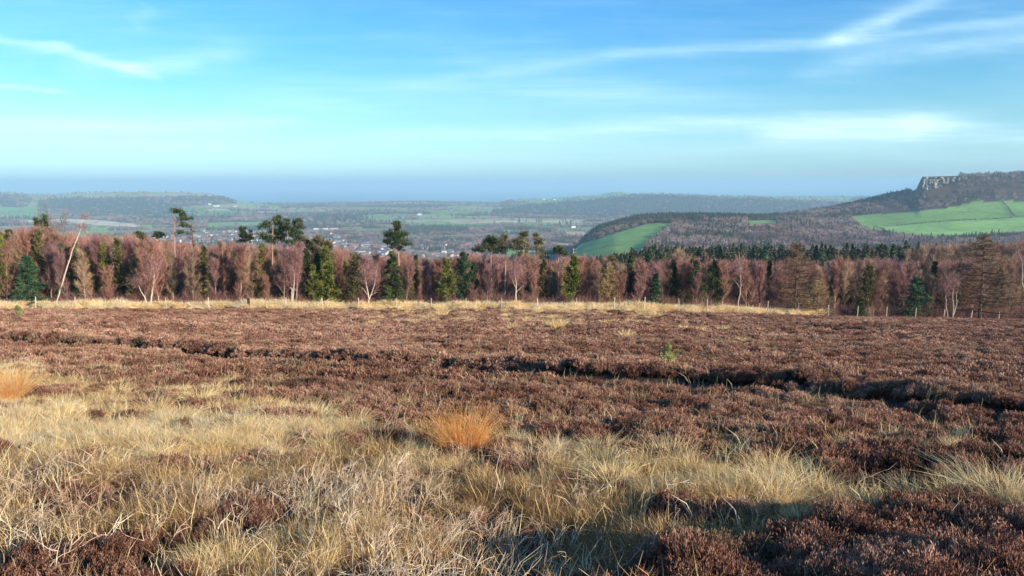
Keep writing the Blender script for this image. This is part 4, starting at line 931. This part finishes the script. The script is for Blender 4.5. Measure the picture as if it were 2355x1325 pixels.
# ---- the birch wood: single trees in front, a mass behind
pts = []
tries = 0
while len(pts) < 262 and tries < 20000:
    tries += 1
    off = 3.2 + 17 * random.random() ** 1.5; px = random.uniform(-60, 2415); x, Y = spot(px, off)
    if all((x - q[0]) ** 2 + (Y - q[1]) ** 2 > 1.25 ** 2 for q in pts): pts.append((x, Y, px, off))
BL = {'twig': ('slender bare birch with red brown twigs in the crowded wood behind the fence', 'red brown birches of the wood'),
      'twig2': ('bare birch with purple grey twigs in the crowded wood behind the fence', 'purple twigged birches of the wood'),
      'twig3': ('bare birch with tan twigs in the crowded wood behind the fence', 'tan twigged birches of the wood')}
clear = [(67, 2.3), (2105, 1.7), (1830, 2.2), (2256, 2.2), (1880, 1.6), (757, 3.2), (907, 2.6), (1026, 2.8), (811, 3.0), (1977, 1.8), (1310, 3.0)]
for x, Y, px, off in pts:
    if off < 6 and any(abs(px - c) < (48 if c in (1830, 2256) else 26) for c, _ in clear): off += 3; x, Y = spot(px, off)
    top = float(toprow(px)) + random.uniform(-12, 34) * (1 if off < 10 else .6); h = min(hgt_for(px, top, off), 11)
    if random.random() < .12 and off < 8: h *= .62
    u = random.random()
    k = random.choice([4] if u < np.interp(px, [0, 1200, 1700, 2355], [.12, .2, .34, .5]) else [0, 1, 5, 6] if random.random() < .62 else [2, 3, 7])
    s = h / 8; tm = ['twig', 'twig', 'twig2', 'twig2', 'twig3', 'twig', 'twig', 'twig2'][k]
    thing('birch_tree', TB[k], (x, Y, tree_z(x, Y)), random.random() * 6.28, (s * random.uniform(.9, 1.25), s * random.uniform(.9, 1.25), s), BL[tm][0], 'birch tree', BL[tm][1])
# mass of birches behind
def merged_tree(seed, wd, tm, ntw=1500):
    r = birch_meshes(seed, 8, wd, tm, .3, ntw); a, b = r[0][1], r[1][1]; bm_ = None
    import bmesh
    bm_ = bmesh.new(); bm_.from_mesh(a); n0 = len(bm_.faces); bm_.from_mesh(b); bm_.faces.ensure_lookup_table()
    for f in bm_.faces[n0:]: f.material_index = 1
    me = bpy.data.meshes.new('birch'); bm_.to_mesh(me); bm_.free(); me.materials.append(M['bark']); me.materials.append(M[tm]); return me
MB_ = [merged_tree(600 + i, 2.1, tm, 2200) for i, tm in enumerate(['twig', 'twig', 'twig2', 'twig3'])]
n = 900; px = rng.uniform(-300, 2650, n); off = 15 + 50 * rng.random(n) ** 1.3; a = a_of(px, 690); Y = edge_y(a) + off; x = a * Y
z = np.array([tree_z(x[i], Y[i]) for i in range(n)]); trw = toprow(px) + rng.uniform(-6, 18, n); h = np.clip(-s_of(trw) * Y - z, 2, 12.5); s = h / 8
scatter('birch_wood', MB_, vec3(x, Y, z), vec3(0 * x, 0 * x, rng.random(n) * 6.28), vec3(s * 1.1, s * 1.1, s), rng.choice([0, 1, 2, 3], n, p=[.35, .25, .25, .15]), 0 * x, 'deep crowded birch wood behind the single trees')
# undergrowth of dark twigs between the trunks
def brush_mesh(seed, mt='twig2'):
    global rng; keep = rng; rng = np.random.default_rng(seed); g = Geo(); n = 420
    B = rng.normal(size=(n, 3)) * [.35, .35, 0]; d = nrm(rng.normal(size=(n, 3)) * .45 + np.array([0, 0, 1])); L = .5 + 1.3 * rng.random(n)
    m_ = B + d * (L * .5)[:, None]; e = m_ + nrm(d + rng.normal(size=(n, 3)) * .35) * (L * .5)[:, None]
    ribbons(g, np.stack([B, m_, e], 1), np.array([.009, .007, .003])[None] * np.ones((n, 1)), C=rng.random(n) * .6); me = g.mesh('brush', M[mt]); rng = keep; return me
n = 2600; px = rng.uniform(-200, 2600, n); off = 3.4 + 22 * rng.random(n) ** 1.2; a = a_of(px, 690); Y = edge_y(a) + off; x = a * Y; z = np.array([tree_z(x[i], Y[i]) for i in range(n)]); s = .6 + .8 * rng.random(n)
scatter('undergrowth', [brush_mesh(700 + i, m_) for i, m_ in enumerate(['twig2', 'twig', 'twig2', 'twig3'])], vec3(x, Y, z), vec3(0 * x, 0 * x, rng.random(n) * 6.28), vec3(s, s, s), rng.integers(0, 4, n), 0 * x, 'tangled brown undergrowth between the birch trunks')

# ---- fence
fe = bpy.data.objects.new('fence', None); COL.objects.link(fe); x, Y = spot(1237, 0); fe.location = (x, Y, float(base_z(np.array(x), np.array(Y)))); fl = np.array(fe.location)
tag(fe, 'post and wire fence between the heather moor and the birch wood', 'fence')
POSTS = [(-105, 682), (-10, 682), (82, 682), (173, 683), (280, 683), (382, 684), (481, 684), (572, 685), (657, 684), (742, 685), (825, 685), (912, 685), (993, 686), (1072, 686), (1153, 686), (1237, 686), (1326, 685), (1413, 684), (1482, 683),
         (1563, 686), (1627, 688), (1697, 691), (1766, 692), (1837, 697), (1906, 701), (1973, 704), (2040, 706), (2107, 708), (2173, 712), (2236, 714), (2300, 717), (2370, 719), (2440, 721)]
tops = []
for i, (px, tr_) in enumerate(POSTS):
    x, Y = spot(px, -.15, 700); z0 = float(ground_z(np.array(x), np.array(Y))); zt = -float(s_of(tr_)) * Y; h = max(zt - z0, .7); w_ = .042 if i != 7 else .14
    g = Geo(); V = []
    for zz, ww in ((-.3, w_), (h * .55, w_ * .97), (h - .03, w_ * .92), (h, w_ * .55)): V += [(-ww, -ww, zz), (ww, -ww, zz), (ww, ww, zz), (-ww, ww, zz)]
    V = np.array(V) + rng.normal(size=(16, 3)) * .004; f = [(a_ + k, a_ + (k + 1) % 4, a_ + 4 + (k + 1) % 4, a_ + 4 + k) for a_ in (0, 4, 8) for k in range(4)] + [(12, 13, 14, 15)]
    g.add(V, f4=f, C=.35 + .6 * rng.random())
    po = link('post', g.mesh('fence_post', M['dwood' if i == 7 else 'wood']), fe); po.location = tuple(np.array([x, Y, z0]) - fl); po.rotation_euler = (rng.normal() * .03, rng.normal() * .03, .3 + rng.normal() * .2)
    if i == 7: po['label'] = 'thick dark strainer post'
    tops.append((x, Y, z0, h))
for fr in (.28, .52, .74, .93):
    g = Geo(); P = np.array([(x, Y, z0 + h * fr) for x, Y, z0, h in tops]) - fl; tubes(g, P[None], np.full((1, len(P)), .0025), 3); link('wire', g.mesh('fence_wire', M['wire']), fe)

# ================================================================== the far land's trees and houses
def con_mesh(seed, h=11, w_=4.0):
    global rng; keep = rng; rng = np.random.default_rng(seed); g = Geo(); n = 420; f = rng.random(n) ** .8; r = w_ / 2 * (1 - f) ** .8 * np.sqrt(rng.random(n)); an = rng.random(n) * 6.28
    leaves(g, vec3(r * np.cos(an), r * np.sin(an), h * (.08 + .92 * f)), .85, C=-.06 + .22 * rng.random(n)); tubes(g, np.array([[(0, 0, 0), (0, 0, h)]]), np.array([[.2, .05]]), 3, C=.3); m_ = g.mesh('conifer', M['farwood']); rng = keep; return m_
def dec_mesh(seed, h=9, w_=8):
    global rng; keep = rng; rng = np.random.default_rng(seed); g = Geo(); n = 260
    q = rng.normal(size=(n, 3)); q = q / np.linalg.norm(q, axis=1, keepdims=True) * (rng.random(n) ** .4)[:, None]
    q *= .75 + .5 * fbm(q[:, 0] * 2.2 + seed, q[:, 1] * 2.2 + q[:, 2], 2, seed)[:, None]
    leaves(g, q * [w_ / 2, w_ / 2, h * .42] + [0, 0, h * .55], 1.0, C=-.12 + .24 * rng.random(n)); tubes(g, np.array([[(0, 0, 0), (0, 0, h * .6)]] * 2), np.array([[.3, .1]] * 2), 3, C=.3); m_ = g.mesh('broadleaf', M['farwood']); rng = keep; return m_
FC = [con_mesh(800 + i, 11 + i, 4 + .4 * i) for i in range(3)]; FD = [dec_mesh(810 + i, 8 + i, 7 + i) for i in range(3)]
def sample_hill(dens, y0, y1, p0, p1):
    a0, a1 = float(a_of(p0)), float(a_of(p1)); area = (a1 - a0) * (y1 ** 2 - y0 ** 2) / 2; n = int(area * dens)
    y = np.sqrt(y0 ** 2 + rng.random(n) * (y1 ** 2 - y0 ** 2)); x = (a0 + (a1 - a0) * rng.random(n)) * y; z, i, j = hz(x, y); return x, y, z, i, j
def wood_scatter(name, x, y, z, con, sc_, label, tn=None):
    n = len(x); idx = np.where(con, rng.integers(0, 3, n), 3 + rng.integers(0, 3, n)); s = sc_ * (.7 + .6 * rng.random(n))
    ti = np.where(con, .08 + .25 * rng.random(n), .25 + .95 * fbm(x / 70, y / 50, 3, 500) + .2 * (rng.random(n) - .5)) if tn is None else tn
    scatter(name, FC + FD, vec3(x, y, z - .3), vec3(0 * x, 0 * x, rng.random(n) * 6.28), vec3(s * 1.05, s * 1.05, s * (.9 / np.maximum(sc_, 1) ** .45)), idx, ti, label)
# plantation and scrub just beyond the birches, right half
x, y, z, i, j = sample_hill(1 / 6., 165, 430, 1230, 2700); px, rw = project(x, y, z); nn = fbm(x / 25, y / 40, 2, 510)
con = nn > np.interp(px, [1230, 1400, 1500, 1900, 2150, 2300], [.62, .50, .30, .38, .55, .75]); k = rng.random(len(x)) < .8
k &= (y > 210)
hh = np.interp(px, [1250, 1350, 1500, 2000, 2355, 2600], [.42, .52, .76, .76, .95, 1.05])
wood_scatter('conifer_plantation', x[k & con], y[k & con], z[k & con], con[k & con], hh[k & con], tn=.12 + .22 * rng.random((k & con).sum()), label='dark green conifer plantation beyond the birches')
k2 = k & ~con; n = k2.sum(); s = hh[k2] * 1.3 * (.75 + .5 * rng.random(n))
scatter('larch_plantation', MB_, vec3(x[k2], y[k2], z[k2]), vec3(np.zeros(n), np.zeros(n), rng.random(n) * 6.28), vec3(s * 1.0, s * 1.0, s * 1.0), rng.choice([0, 2, 3, 3, 3, 3], n), np.zeros(n), 'pale tan bare plantation trees beyond the birches')
# near spur and the crag hill
x, y, z, i, j = sample_hill(1 / 34., 850, 2150, 1240, 2800); k = WOOD[i, j]; bare_ = inpoly(*project(x, y, z), [(1885, 480), (2110, 430), (2130, 395), (3100, 360), (3000, 455), (2240, 464), (2130, 484), (1945, 497)])
px_, rw_ = project(x, y, z); k &= ~((px_ > 2095) & (px_ < 2205) & (rw_ < 452)); bare_ = bare_ & ~((px_ > 2095) & (px_ < 2205) & (rw_ < 452))
k = k & ~bare_ | bare_ & (rng.random(len(x)) < .10 + .3 * (fbm(x / 90, y / 60, 2, 520) > .55)); x, y, z, i, j = x[k], y[k], z[k], i[k], j[k]
con = CON[i, j] & (rng.random(len(x)) < .8) | (rng.random(len(x)) < .08 + .5 * (fbm(x / 70, y / 70, 2, 521) > .66))
wood_scatter('hillside_wood', x, y, z, con, np.full(len(x), .95), 'woods of dark conifers and grey bare trees on the near spur')
# valley and far ridges
def cell(x, y):
    wx = x + 90 * (fbm(x / 500, y / 500, 2, 60) - .5); wy = y + 90 * (fbm(x / 500, y / 500, 2, 61) - .5); gx = (wx * ca + wy * sa) / 330; gy = (-wx * sa + wy * ca) / 210
    gx = gx + .5 * (np.floor(gy) % 2); return gx - np.floor(gx), gy - np.floor(gy)
x, y, z, i, j = sample_hill(1 / 110., 1700, 3300, -200, 1420); fx, fy = cell(x, y); hd = (fx < .03) | (fy < .045); px_, rw_ = project(x, y, z)
tn_ = (px_ > 300) & (px_ < 1160) & (y < 2800)
k = WOOD[i, j] | hd | (tn_ & (rng.random(len(x)) < .33)); x, y, z, i, j = x[k], y[k], z[k], i[k], j[k]
con = (CON[i, j] | (fbm(x / 200, y / 200, 2, 530) > .64)) & (rng.random(len(x)) < .85)
wood_scatter('valley_wood', x, y, z, con, np.full(len(x), 1.1), 'bare grey woods and hedgerows around the valley town')
x, y, z, i, j = sample_hill(1 / 900., 3300, 8700, -250, 2000); fx, fy = cell(x, y); hd = ((fx < .04) | (fy < .06)) & (rng.random(len(x)) < .6)
k = WOOD[i, j] | hd; x, y, z, i, j = x[k], y[k], z[k], i[k], j[k]; con = (CON[i, j] | (fbm(x / 260, y / 200, 2, 531) > .62)) & (rng.random(len(x)) < .85)
wood_scatter('distant_wood', x, y, z, con, np.full(len(x), 2.1), 'distant woods and hedges on the ridges before the sea')

# houses
HM_ = {}
for nm, c in (('white', (.85, .82, .76)), ('cream', (.72, .62, .48)), ('brick', (.42, .20, .14)), ('stone', (.45, .40, .33)), ('orange', (.80, .38, .20))): HM_[nm] = plain('render_' + nm, c, .8)
RM_ = [plain('slate_roof', (.16, .17, .19), .6), plain('tile_roof', (.36, .15, .10), .7), plain('sheet_roof', (.75, .76, .76), .5)]
gm = plain('window_glass', (.04, .05, .06), .15)
def house_parts(L, Wd, H, Rf, wall, roof, nwin=4):
    g = Geo(); g.add([(-L, -Wd, -1), (L, -Wd, -1), (L, Wd, -1), (-L, Wd, -1), (-L, -Wd, H), (L, -Wd, H), (L, Wd, H), (-L, Wd, H), (-L, 0, H + Rf), (L, 0, H + Rf)],
                     f4=[(0, 1, 5, 4), (1, 2, 6, 5), (2, 3, 7, 6), (3, 0, 4, 7)], f3=[(5, 6, 9), (7, 4, 8)])
    r = Geo(); o = .4; t_ = .25; k = Rf / Wd
    for sg in (-1, 1):
        A = [(-L - o, sg * (Wd + o), H - o * k), (L + o, sg * (Wd + o), H - o * k), (L + o, 0, H + Rf), (-L - o, 0, H + Rf)]
        V = A + [(a, b, c + t_) for a, b, c in A]; r.add(V, f4=[(0, 1, 2, 3), (4, 5, 6, 7), (0, 1, 5, 4), (1, 2, 6, 5), (3, 0, 4, 7)])
    c = Geo(); c.add([(a + L * .6, b, z_) for z_ in (H + Rf * .6, H + Rf + 1.1) for a, b in ((-.45, -.35), (.45, -.35), (.45, .35), (-.45, .35))], f4=[(0, 1, 5, 4), (1, 2, 6, 5), (2, 3, 7, 6), (3, 0, 4, 7), (4, 5, 6, 7)])
    ww = Geo()
    for q in range(nwin):
        xx = -L + (q + .5) * 2 * L / nwin
        for zz in ([1.2, 3.8] if H > 4.5 else [1.3]):
            ww.add([(xx - .55, -Wd - .03, zz), (xx + .55, -Wd - .03, zz), (xx + .55, -Wd - .03, zz + 1.2), (xx - .55, -Wd - .03, zz + 1.2)], f4=[(0, 1, 2, 3)])
    return [('wall', g.mesh('house_wall', HM_[wall])), ('roof', r.mesh('house_roof', RM_[roof])), ('chimney', c.mesh('house_chimney', HM_['brick'])), ('windows', ww.mesh('house_windows', gm))]
KH = [('white', house_parts(6, 4, 5.2, 2.6, 'white', 0)), ('cream', house_parts(7.5, 4, 5.0, 2.6, 'cream', 0)), ('brick', house_parts(6, 4, 5.2, 2.8, 'brick', 1)), ('white', house_parts(11, 4.5, 5.2, 2.6, 'white', 0, 7)), ('stone', house_parts(6.5, 4.2, 5, 2.8, 'stone', 0)), ('white', house_parts(8, 5, 3.2, 2.4, 'white', 1))]
GL = {'white': 'small white walled house among the bare trees of the valley town', 'cream': 'small cream house among the bare trees of the valley town', 'brick': 'small red brick house among the bare trees of the valley town', 'stone': 'small grey stone house among the bare trees of the valley town'}
hs_ = []
random.seed(21)
for (p0, p1, r0, r1, n) in ((350, 480, 543, 562, 26), (455, 600, 532, 562, 40), (600, 700, 540, 560, 10), (690, 800, 540, 575, 26), (780, 900, 562, 596, 30), (900, 960, 570, 600, 10), (960, 1120, 556, 598, 30)):
    q = 0; tr_ = 0
    while q < n and tr_ < 400:
        tr_ += 1; P = on_hill(random.uniform(p0, p1), random.uniform(r0, r1), 1750, 3400)
        if all((P[0] - b[0]) ** 2 + (P[1] - b[1]) ** 2 > 14 ** 2 for b in hs_):
            hs_.append(P); q += 1; kd, parts = KH[random.choice([0, 0, 0, 1, 1, 2, 2, 3, 4, 5, 5])]
            thing('house', parts, P, random.choice([0, 0, 1.57]) + random.uniform(-.6, .6), random.uniform(1.05, 1.45), GL[kd], 'house', kd + ' houses of the valley town')
def farm(px, rw, y0, y1, label, kind=3, rz=0, sc_=1.3, cat='house', name='house'):
    P = on_hill(px, rw, y0, y1); thing(name, KH[kind][1], P, rz, sc_, label, cat)
farm(498, 475, 4200, 7000, 'white farmhouse on the slope of the distant left ridge', 3, .2, 1.7)
farm(482, 471, 4200, 7000, 'tiny white cottage, highest on the distant left ridge slope', 0, .5, 1.5)
farm(540, 476, 4200, 7000, 'tiny white cottage near the foot of the distant left ridge', 0, 0, 1.5)
farm(1198, 463.5, 5500, 9000, 'white farmhouse on the pale coastal field, nearest of three', 3, .2, 2.0)
farm(1249, 459.5, 6600, 9000, 'white farmhouse on the pale coastal field, middle of three', 0, .2, 2.6)
farm(1274, 460.5, 6600, 9000, 'small farmhouse on the pale coastal field, closest to the pointed hill', 0, .2, 2.4)
farm(965, 495, 3500, 6000, 'lone white house on the green strip beyond the tallest pine', 0, .1, 1.9)
farm(1318, 524, 2300, 4000, 'white house beside the foot of the wooded spur', 0, .3, 1.5)
big = house_parts(16, 8, 8, 1.2, 'orange', 2, 8); P = on_hill(768, 530, 2000, 4500); thing('large_building', big, P, .1, 1.0, 'large orange fronted building with white flat roof in the valley', 'building')
big2 = house_parts(28, 7, 4.5, 1.5, 'white', 2, 10); P = on_hill(738, 528, 2000, 4500); thing('long_shed', big2, P, -.05, 1.0, 'long low white shed beside the orange fronted building', 'building')
big3 = house_parts(14, 8, 6, 2.5, 'white', 2, 6); P = on_hill(828, 585, 1700, 3000); thing('shed', big3, P, .1, 1.0, 'pale blue white shed at the near edge of town', 'building')
big4 = house_parts(12, 6, 5, 3, 'cream', 1, 6); P = on_hill(868, 570, 1700, 3000); thing('hall', big4, P, -.1, 1.1, 'cream hall with red roof left of the tallest pine', 'building')

# crag and hedge lines on the right hill
g = Geo(); n1_, n2_ = 46, 20; PXc = np.linspace(2122, 2225, n1_); V = np.zeros((n2_, n1_, 3))
for i_, f_ in enumerate(np.linspace(0, 1, n2_)):
    for j_, p_ in enumerate(PXc):
        topr = 406.5 + 1.2 * vnoise(np.array([p_ / 6.]), np.array([0.]), 4)[0] + 5 * max(0, (2130 - p_) / 8); botr = np.interp(p_, [2122, 2138, 2165, 2185, 2225], [440, 436, 431, 420, 411])
        yy_ = 1800 - 26 * fbm(np.array([p_ / 5.]), np.array([f_ * 3]), 3, 8)[0] + 18 * math.floor(f_ * 4) / 4 * -1 + 10
        V[i_, j_] = at(p_, topr + (botr - topr) * f_, yy_)
fr = [(a_ * n1_ + b_, a_ * n1_ + b_ + 1, (a_ + 1) * n1_ + b_ + 1, (a_ + 1) * n1_ + b_) for a_ in range(n2_ - 1) for b_ in range(n1_ - 1)]
# close it back into the hill so the rock has thickness
Bk = V.copy(); Bk[..., :2] *= 1.05
nv = n1_ * n2_; g.add(V.reshape(-1, 3), f4=fr); g.add(Bk.reshape(-1, 3), f4=[q[::-1] for q in fr])
rimf = [(b_, b_ + 1) for b_ in range(n1_ - 1)]; g.n -= 0
g.f4.append(np.array([(b, b + 1, b + 1 + nv, b + nv) for b in range(n1_ - 1)])); g.f4.append(np.array([(a_ * n1_, (a_ + 1) * n1_, (a_ + 1) * n1_ + nv, a_ * n1_ + nv) for a_ in range(n2_ - 1)])); g.f4.append(np.array([(a_ * n1_ + n1_ - 1, (a_ + 1) * n1_ + n1_ - 1, (a_ + 1) * n1_ + n1_ - 1 + nv, a_ * n1_ + n1_ - 1 + nv) for a_ in range(n2_ - 1)]))
mr = plain('sandstone_crag', (.25, .225, .19), .95, 0, .06, .45, .4)
tag(link('cliff', g.mesh('cliff', mr)), 'weathered pale sandstone crag at the end of the right hilltop', None, None, 'structure')
def hedge(label, pts_, y0, y1, hh_=2.2, mt='farwood', nm='hedgerow'):
    P = np.array([on_hill(px, rw, y0, y1) for px, rw in pts_]); L = np.r_[0, np.cumsum(np.linalg.norm(np.diff(P, axis=0), axis=1))]; n = int(L[-1] / 1.2)
    t_ = rng.random(n) * L[-1]; x = np.interp(t_, L, P[:, 0]) + rng.normal(size=n) * .6; y = np.interp(t_, L, P[:, 1]) + rng.normal(size=n) * .6; z, _, _ = hz(x, y)
    g = Geo(); Q = np.repeat(vec3(x, y, z), 6, 0) + rng.normal(size=(n * 6, 3)) * [.9, .9, .3] + np.array([0, 0, 1]) * (rng.random(n * 6) * hh_)[:, None]; c0 = Q.mean(0)
    leaves(g, Q - c0, 1.3, C=.3 + .3 * rng.random(len(Q))); o = link(nm, g.mesh(nm, M[mt])); o.location = tuple(c0); tag(o, label, 'hedge')
hedge('dark hedge dividing the upper and lower green fields of the right hill', [(2030, 521), (2120, 514), (2240, 506), (2335, 500), (2420, 496)], 1000, 2000)
hedge('hedge running uphill between two fields near the right edge', [(2303, 463), (2318, 478), (2333, 499)], 1000, 2100, 3)
hedge('short curved hedge at the left tip of the upper green field', [(1944, 497), (1960, 507), (1975, 520)], 1000, 2000, 1.8)
hedge('curved bank hedge at the left tip of the lower green field', [(2010, 521), (2030, 526), (2042, 536)], 1000, 2000, 1.8)
hedge('dark hedge below the crag hill along the top of the green fields', [(1945, 494), (2050, 488), (2130, 482), (2200, 473), (2240, 463)], 1100, 2100, 4)

# ================================================================== distinct plants on the slope
def plant_at(name, me, px, rw, label, cat, s=1, group=None, part='blades'):
    x, y = onslope(px, rw); z = float(ground_z(np.array(x), np.array(y)))
    o = link(name, me); o.location = (x, y, z - .03); o.rotation_euler = (0, 0, random.random() * 6.28 if s != 1.001 else 0); o.scale = (s, s, s); return tag(o, label, cat, group)
OG = grass_mesh(900, .30, .80, 1500, .0017, .75, 'ograss', .0, .75, .25); OG2 = grass_mesh(901, .34, .74, 1500, .0020, .8, 'ograss', .25, .75, .3)
plant_at('grass_tussock', OG, 1066, 1040, 'large bright orange grass tussock at the edge of the straw grass', 'grass tussock', .9)
plant_at('grass_tussock', OG2, 28, 925, 'large golden orange grass tussock at the left edge', 'grass tussock', 1.0)
plant_at('grass_tussock', grass_mesh(902, .18, .42, 90, .0035, .5, 'ograss', .3, .6), 1945, 1052, 'thin upright golden grass tuft alone in the heather on the right', 'grass tussock')
plant_at('grass_tussock', grass_mesh(903, .14, .3, 120, .003, .6, 'ograss', .3, .6), 624, 920, 'small orange tuft at the upper edge of the straw grass', 'grass tussock')
plant_at('grass_tussock', grass_mesh(904, .22, .34, 420, .0022, .9, 'grass', .35, .35), 892, 1092, 'rounded yellow grass tussock among the dead stems', 'grass tussock')
plant_at('grass_tussock', grass_mesh(905, .2, .3, 320, .0022, .9, 'grass', .3, .35), 362, 1072, 'small yellow tussock among bleached stems on the left', 'grass tussock')
plant_at('grass_tussock', grass_mesh(906, .16, .26, 260, .0022, .9, 'grass', .4, .35), 1448, 1090, 'small bright yellow tussock in the pale grass band', 'grass tussock')
plant_at('grass_tussock', grass_mesh(907, .26, .44, 420, .0024, .9, 'grass', .45, .45, dirx=-.4), 2280, 1160, 'long pale windswept tussock near the right edge', 'grass tussock')
YT = [grass_mesh(980 + i, .20, .34, 420, .0020, .95, 'grass', .35, .45) for i in range(4)]
random.seed(5); q_ = []
while len(q_) < 46:
    px, rw = random.uniform(-20, 1780), random.uniform(905, 1130); x_, y_ = onslope(px, rw)
    if float(lookup(GD, np.array([px]), np.array([rw]))[0]) < .55 or any((x_ - b[0]) ** 2 + (y_ - b[1]) ** 2 < .3 for b in q_): continue
    q_.append((x_, y_)); plant_at('straw_tussock', YT[len(q_) % 4], px, rw, 'rounded pale yellow tussock in the straw coloured grass field', 'grass tussock', random.uniform(.8, 1.25), 'pale yellow tussocks of the straw grass')
for k_, (px, rw, s_, sd_, lb) in enumerate([(2190, 1165, 1.0, 1, 'pale windswept grass clump, second from the right edge above the heather mound'), (2345, 1185, 1.15, 2, 'tall pale grass clump cut by the right edge above the heather mound'),
    (2100, 1150, .8, 3, 'low pale grass clump just behind the top of the heather mound'), (1870, 1150, 1.0, 4, 'straw grass clump at the right end of the pale grass band'), (1790, 1165, .95, 5, 'thick straw grass clump in the pale band beside the heather mound')]):
    plant_at('grass_tussock', grass_mesh(920 + sd_, .26, .40, 420, .0022, .8, 'grass', .35, .5, dirx=-.3), px, rw, lb, 'grass tussock', s_)
PT = [grass_mesh(910 + i, .40, .80, 200, .011, .8, 'grass', .35, .4) for i in range(3)]
for k_, (px, rw, s) in enumerate([(1015, 731, .9), (1180, 766, .7), (1280, 763, .95), (1240, 773, .5), (1332, 762, .55), (1440, 786, .6), (1478, 731, 1.1), (1508, 735, .8), (1410, 745, .5), (1572, 768, .5), (1610, 772, .55), (1662, 768, .55), (1160, 722, .6), (1240, 726, .7), (1205, 728, .5), (1300, 727, .7), (990, 732, .5), (1065, 727, .55), (1345, 724, .6), (940, 722, .5), (1100, 720, .5), (1705, 797, .4)]):
    plant_at('moor_tussock', PT[k_ % 3], px, rw, 'small pale grass tussock scattered in the heather just below the fence', 'grass tussock', s * 1.55, 'pale tussocks scattered below the fence')
def shrub_mesh(seed, r, h, n, mt, sl=.05):
    global rng; keep = rng; rng = np.random.default_rng(seed); g = Geo(); q = rng.normal(size=(n, 3)); q = q / np.linalg.norm(q, axis=1, keepdims=True) * (rng.random(n) ** .35)[:, None]; q[:, 2] = np.abs(q[:, 2])
    q *= .75 + .5 * fbm(q[:, 0] * 2 + seed, q[:, 1] * 2, 2, seed)[:, None]; A = q * [r, r, h]; d = nrm(q * .6 + rng.normal(size=(n, 3)) * .5 + np.array([0, 0, .6]))
    spindles(g, A, A + d * (sl * (.6 + .8 * rng.random(n)))[:, None], sl * .11, C=rng.random(n)); ns = 40; k = rng.integers(0, n, ns)
    tubes(g, np.stack([A[k] * [.1, .1, 0], A[k] * [.6, .6, .55], A[k]], 1), np.array([[.005, .004, .003]] * ns), 3, C=.1); m_ = g.mesh('shrub', M[mt]); rng = keep; return m_
for k_, (px, rw, s, mt, lb) in enumerate([(840, 1000, .9, 'greyshrub', 'grey green cushion shrub in the straw grass, left of the orange tussock'), (912, 998, .9, 'shrub', 'dark green heath shrub between the grey cushion and the orange tussock'),
    (540, 1008, .9, 'shrub', 'small dark green heath shrub in the middle of the straw grass'), (318, 940, .9, 'greyshrub', 'blue grey cushion shrub in straw grass near the left tussock'), (418, 922, .8, 'greyshrub', 'dark grey cushion, farthest of the cushions in the straw grass'),
    (1340, 950, .8, 'shrub', 'dark olive shrub in open heather right of the orange tussock'), (1760, 870, .7, 'shrub', 'dull green shrub by the deep part of the track')]):
    plant_at('heath_shrub', shrub_mesh(940 + k_, .3, .2, 1300, mt), px, rw, lb, 'shrub', s)
def sapling(px, rw, h, label, seed, wd):
    x, y = onslope(px, rw); z = float(ground_z(np.array(x), np.array(y))); parts = cone_tree(seed, 3.0, wd * 3 / h, 'sap', 'dbark', 'pine')
    thing('pine_sapling', parts, (x, y, z), 0, h / 3.0, label, 'pine sapling')
sapling(1537, 860, .92, 'small yellow green pine sapling alone on the open heather', 960, .5)
sapling(45, 735, 1.35, 'young yellow pine sapling in the heather below the fence on the left', 961, .75)
def red_heath(): return shrub_mesh(970, .2, .14, 900, 'heather', .04)
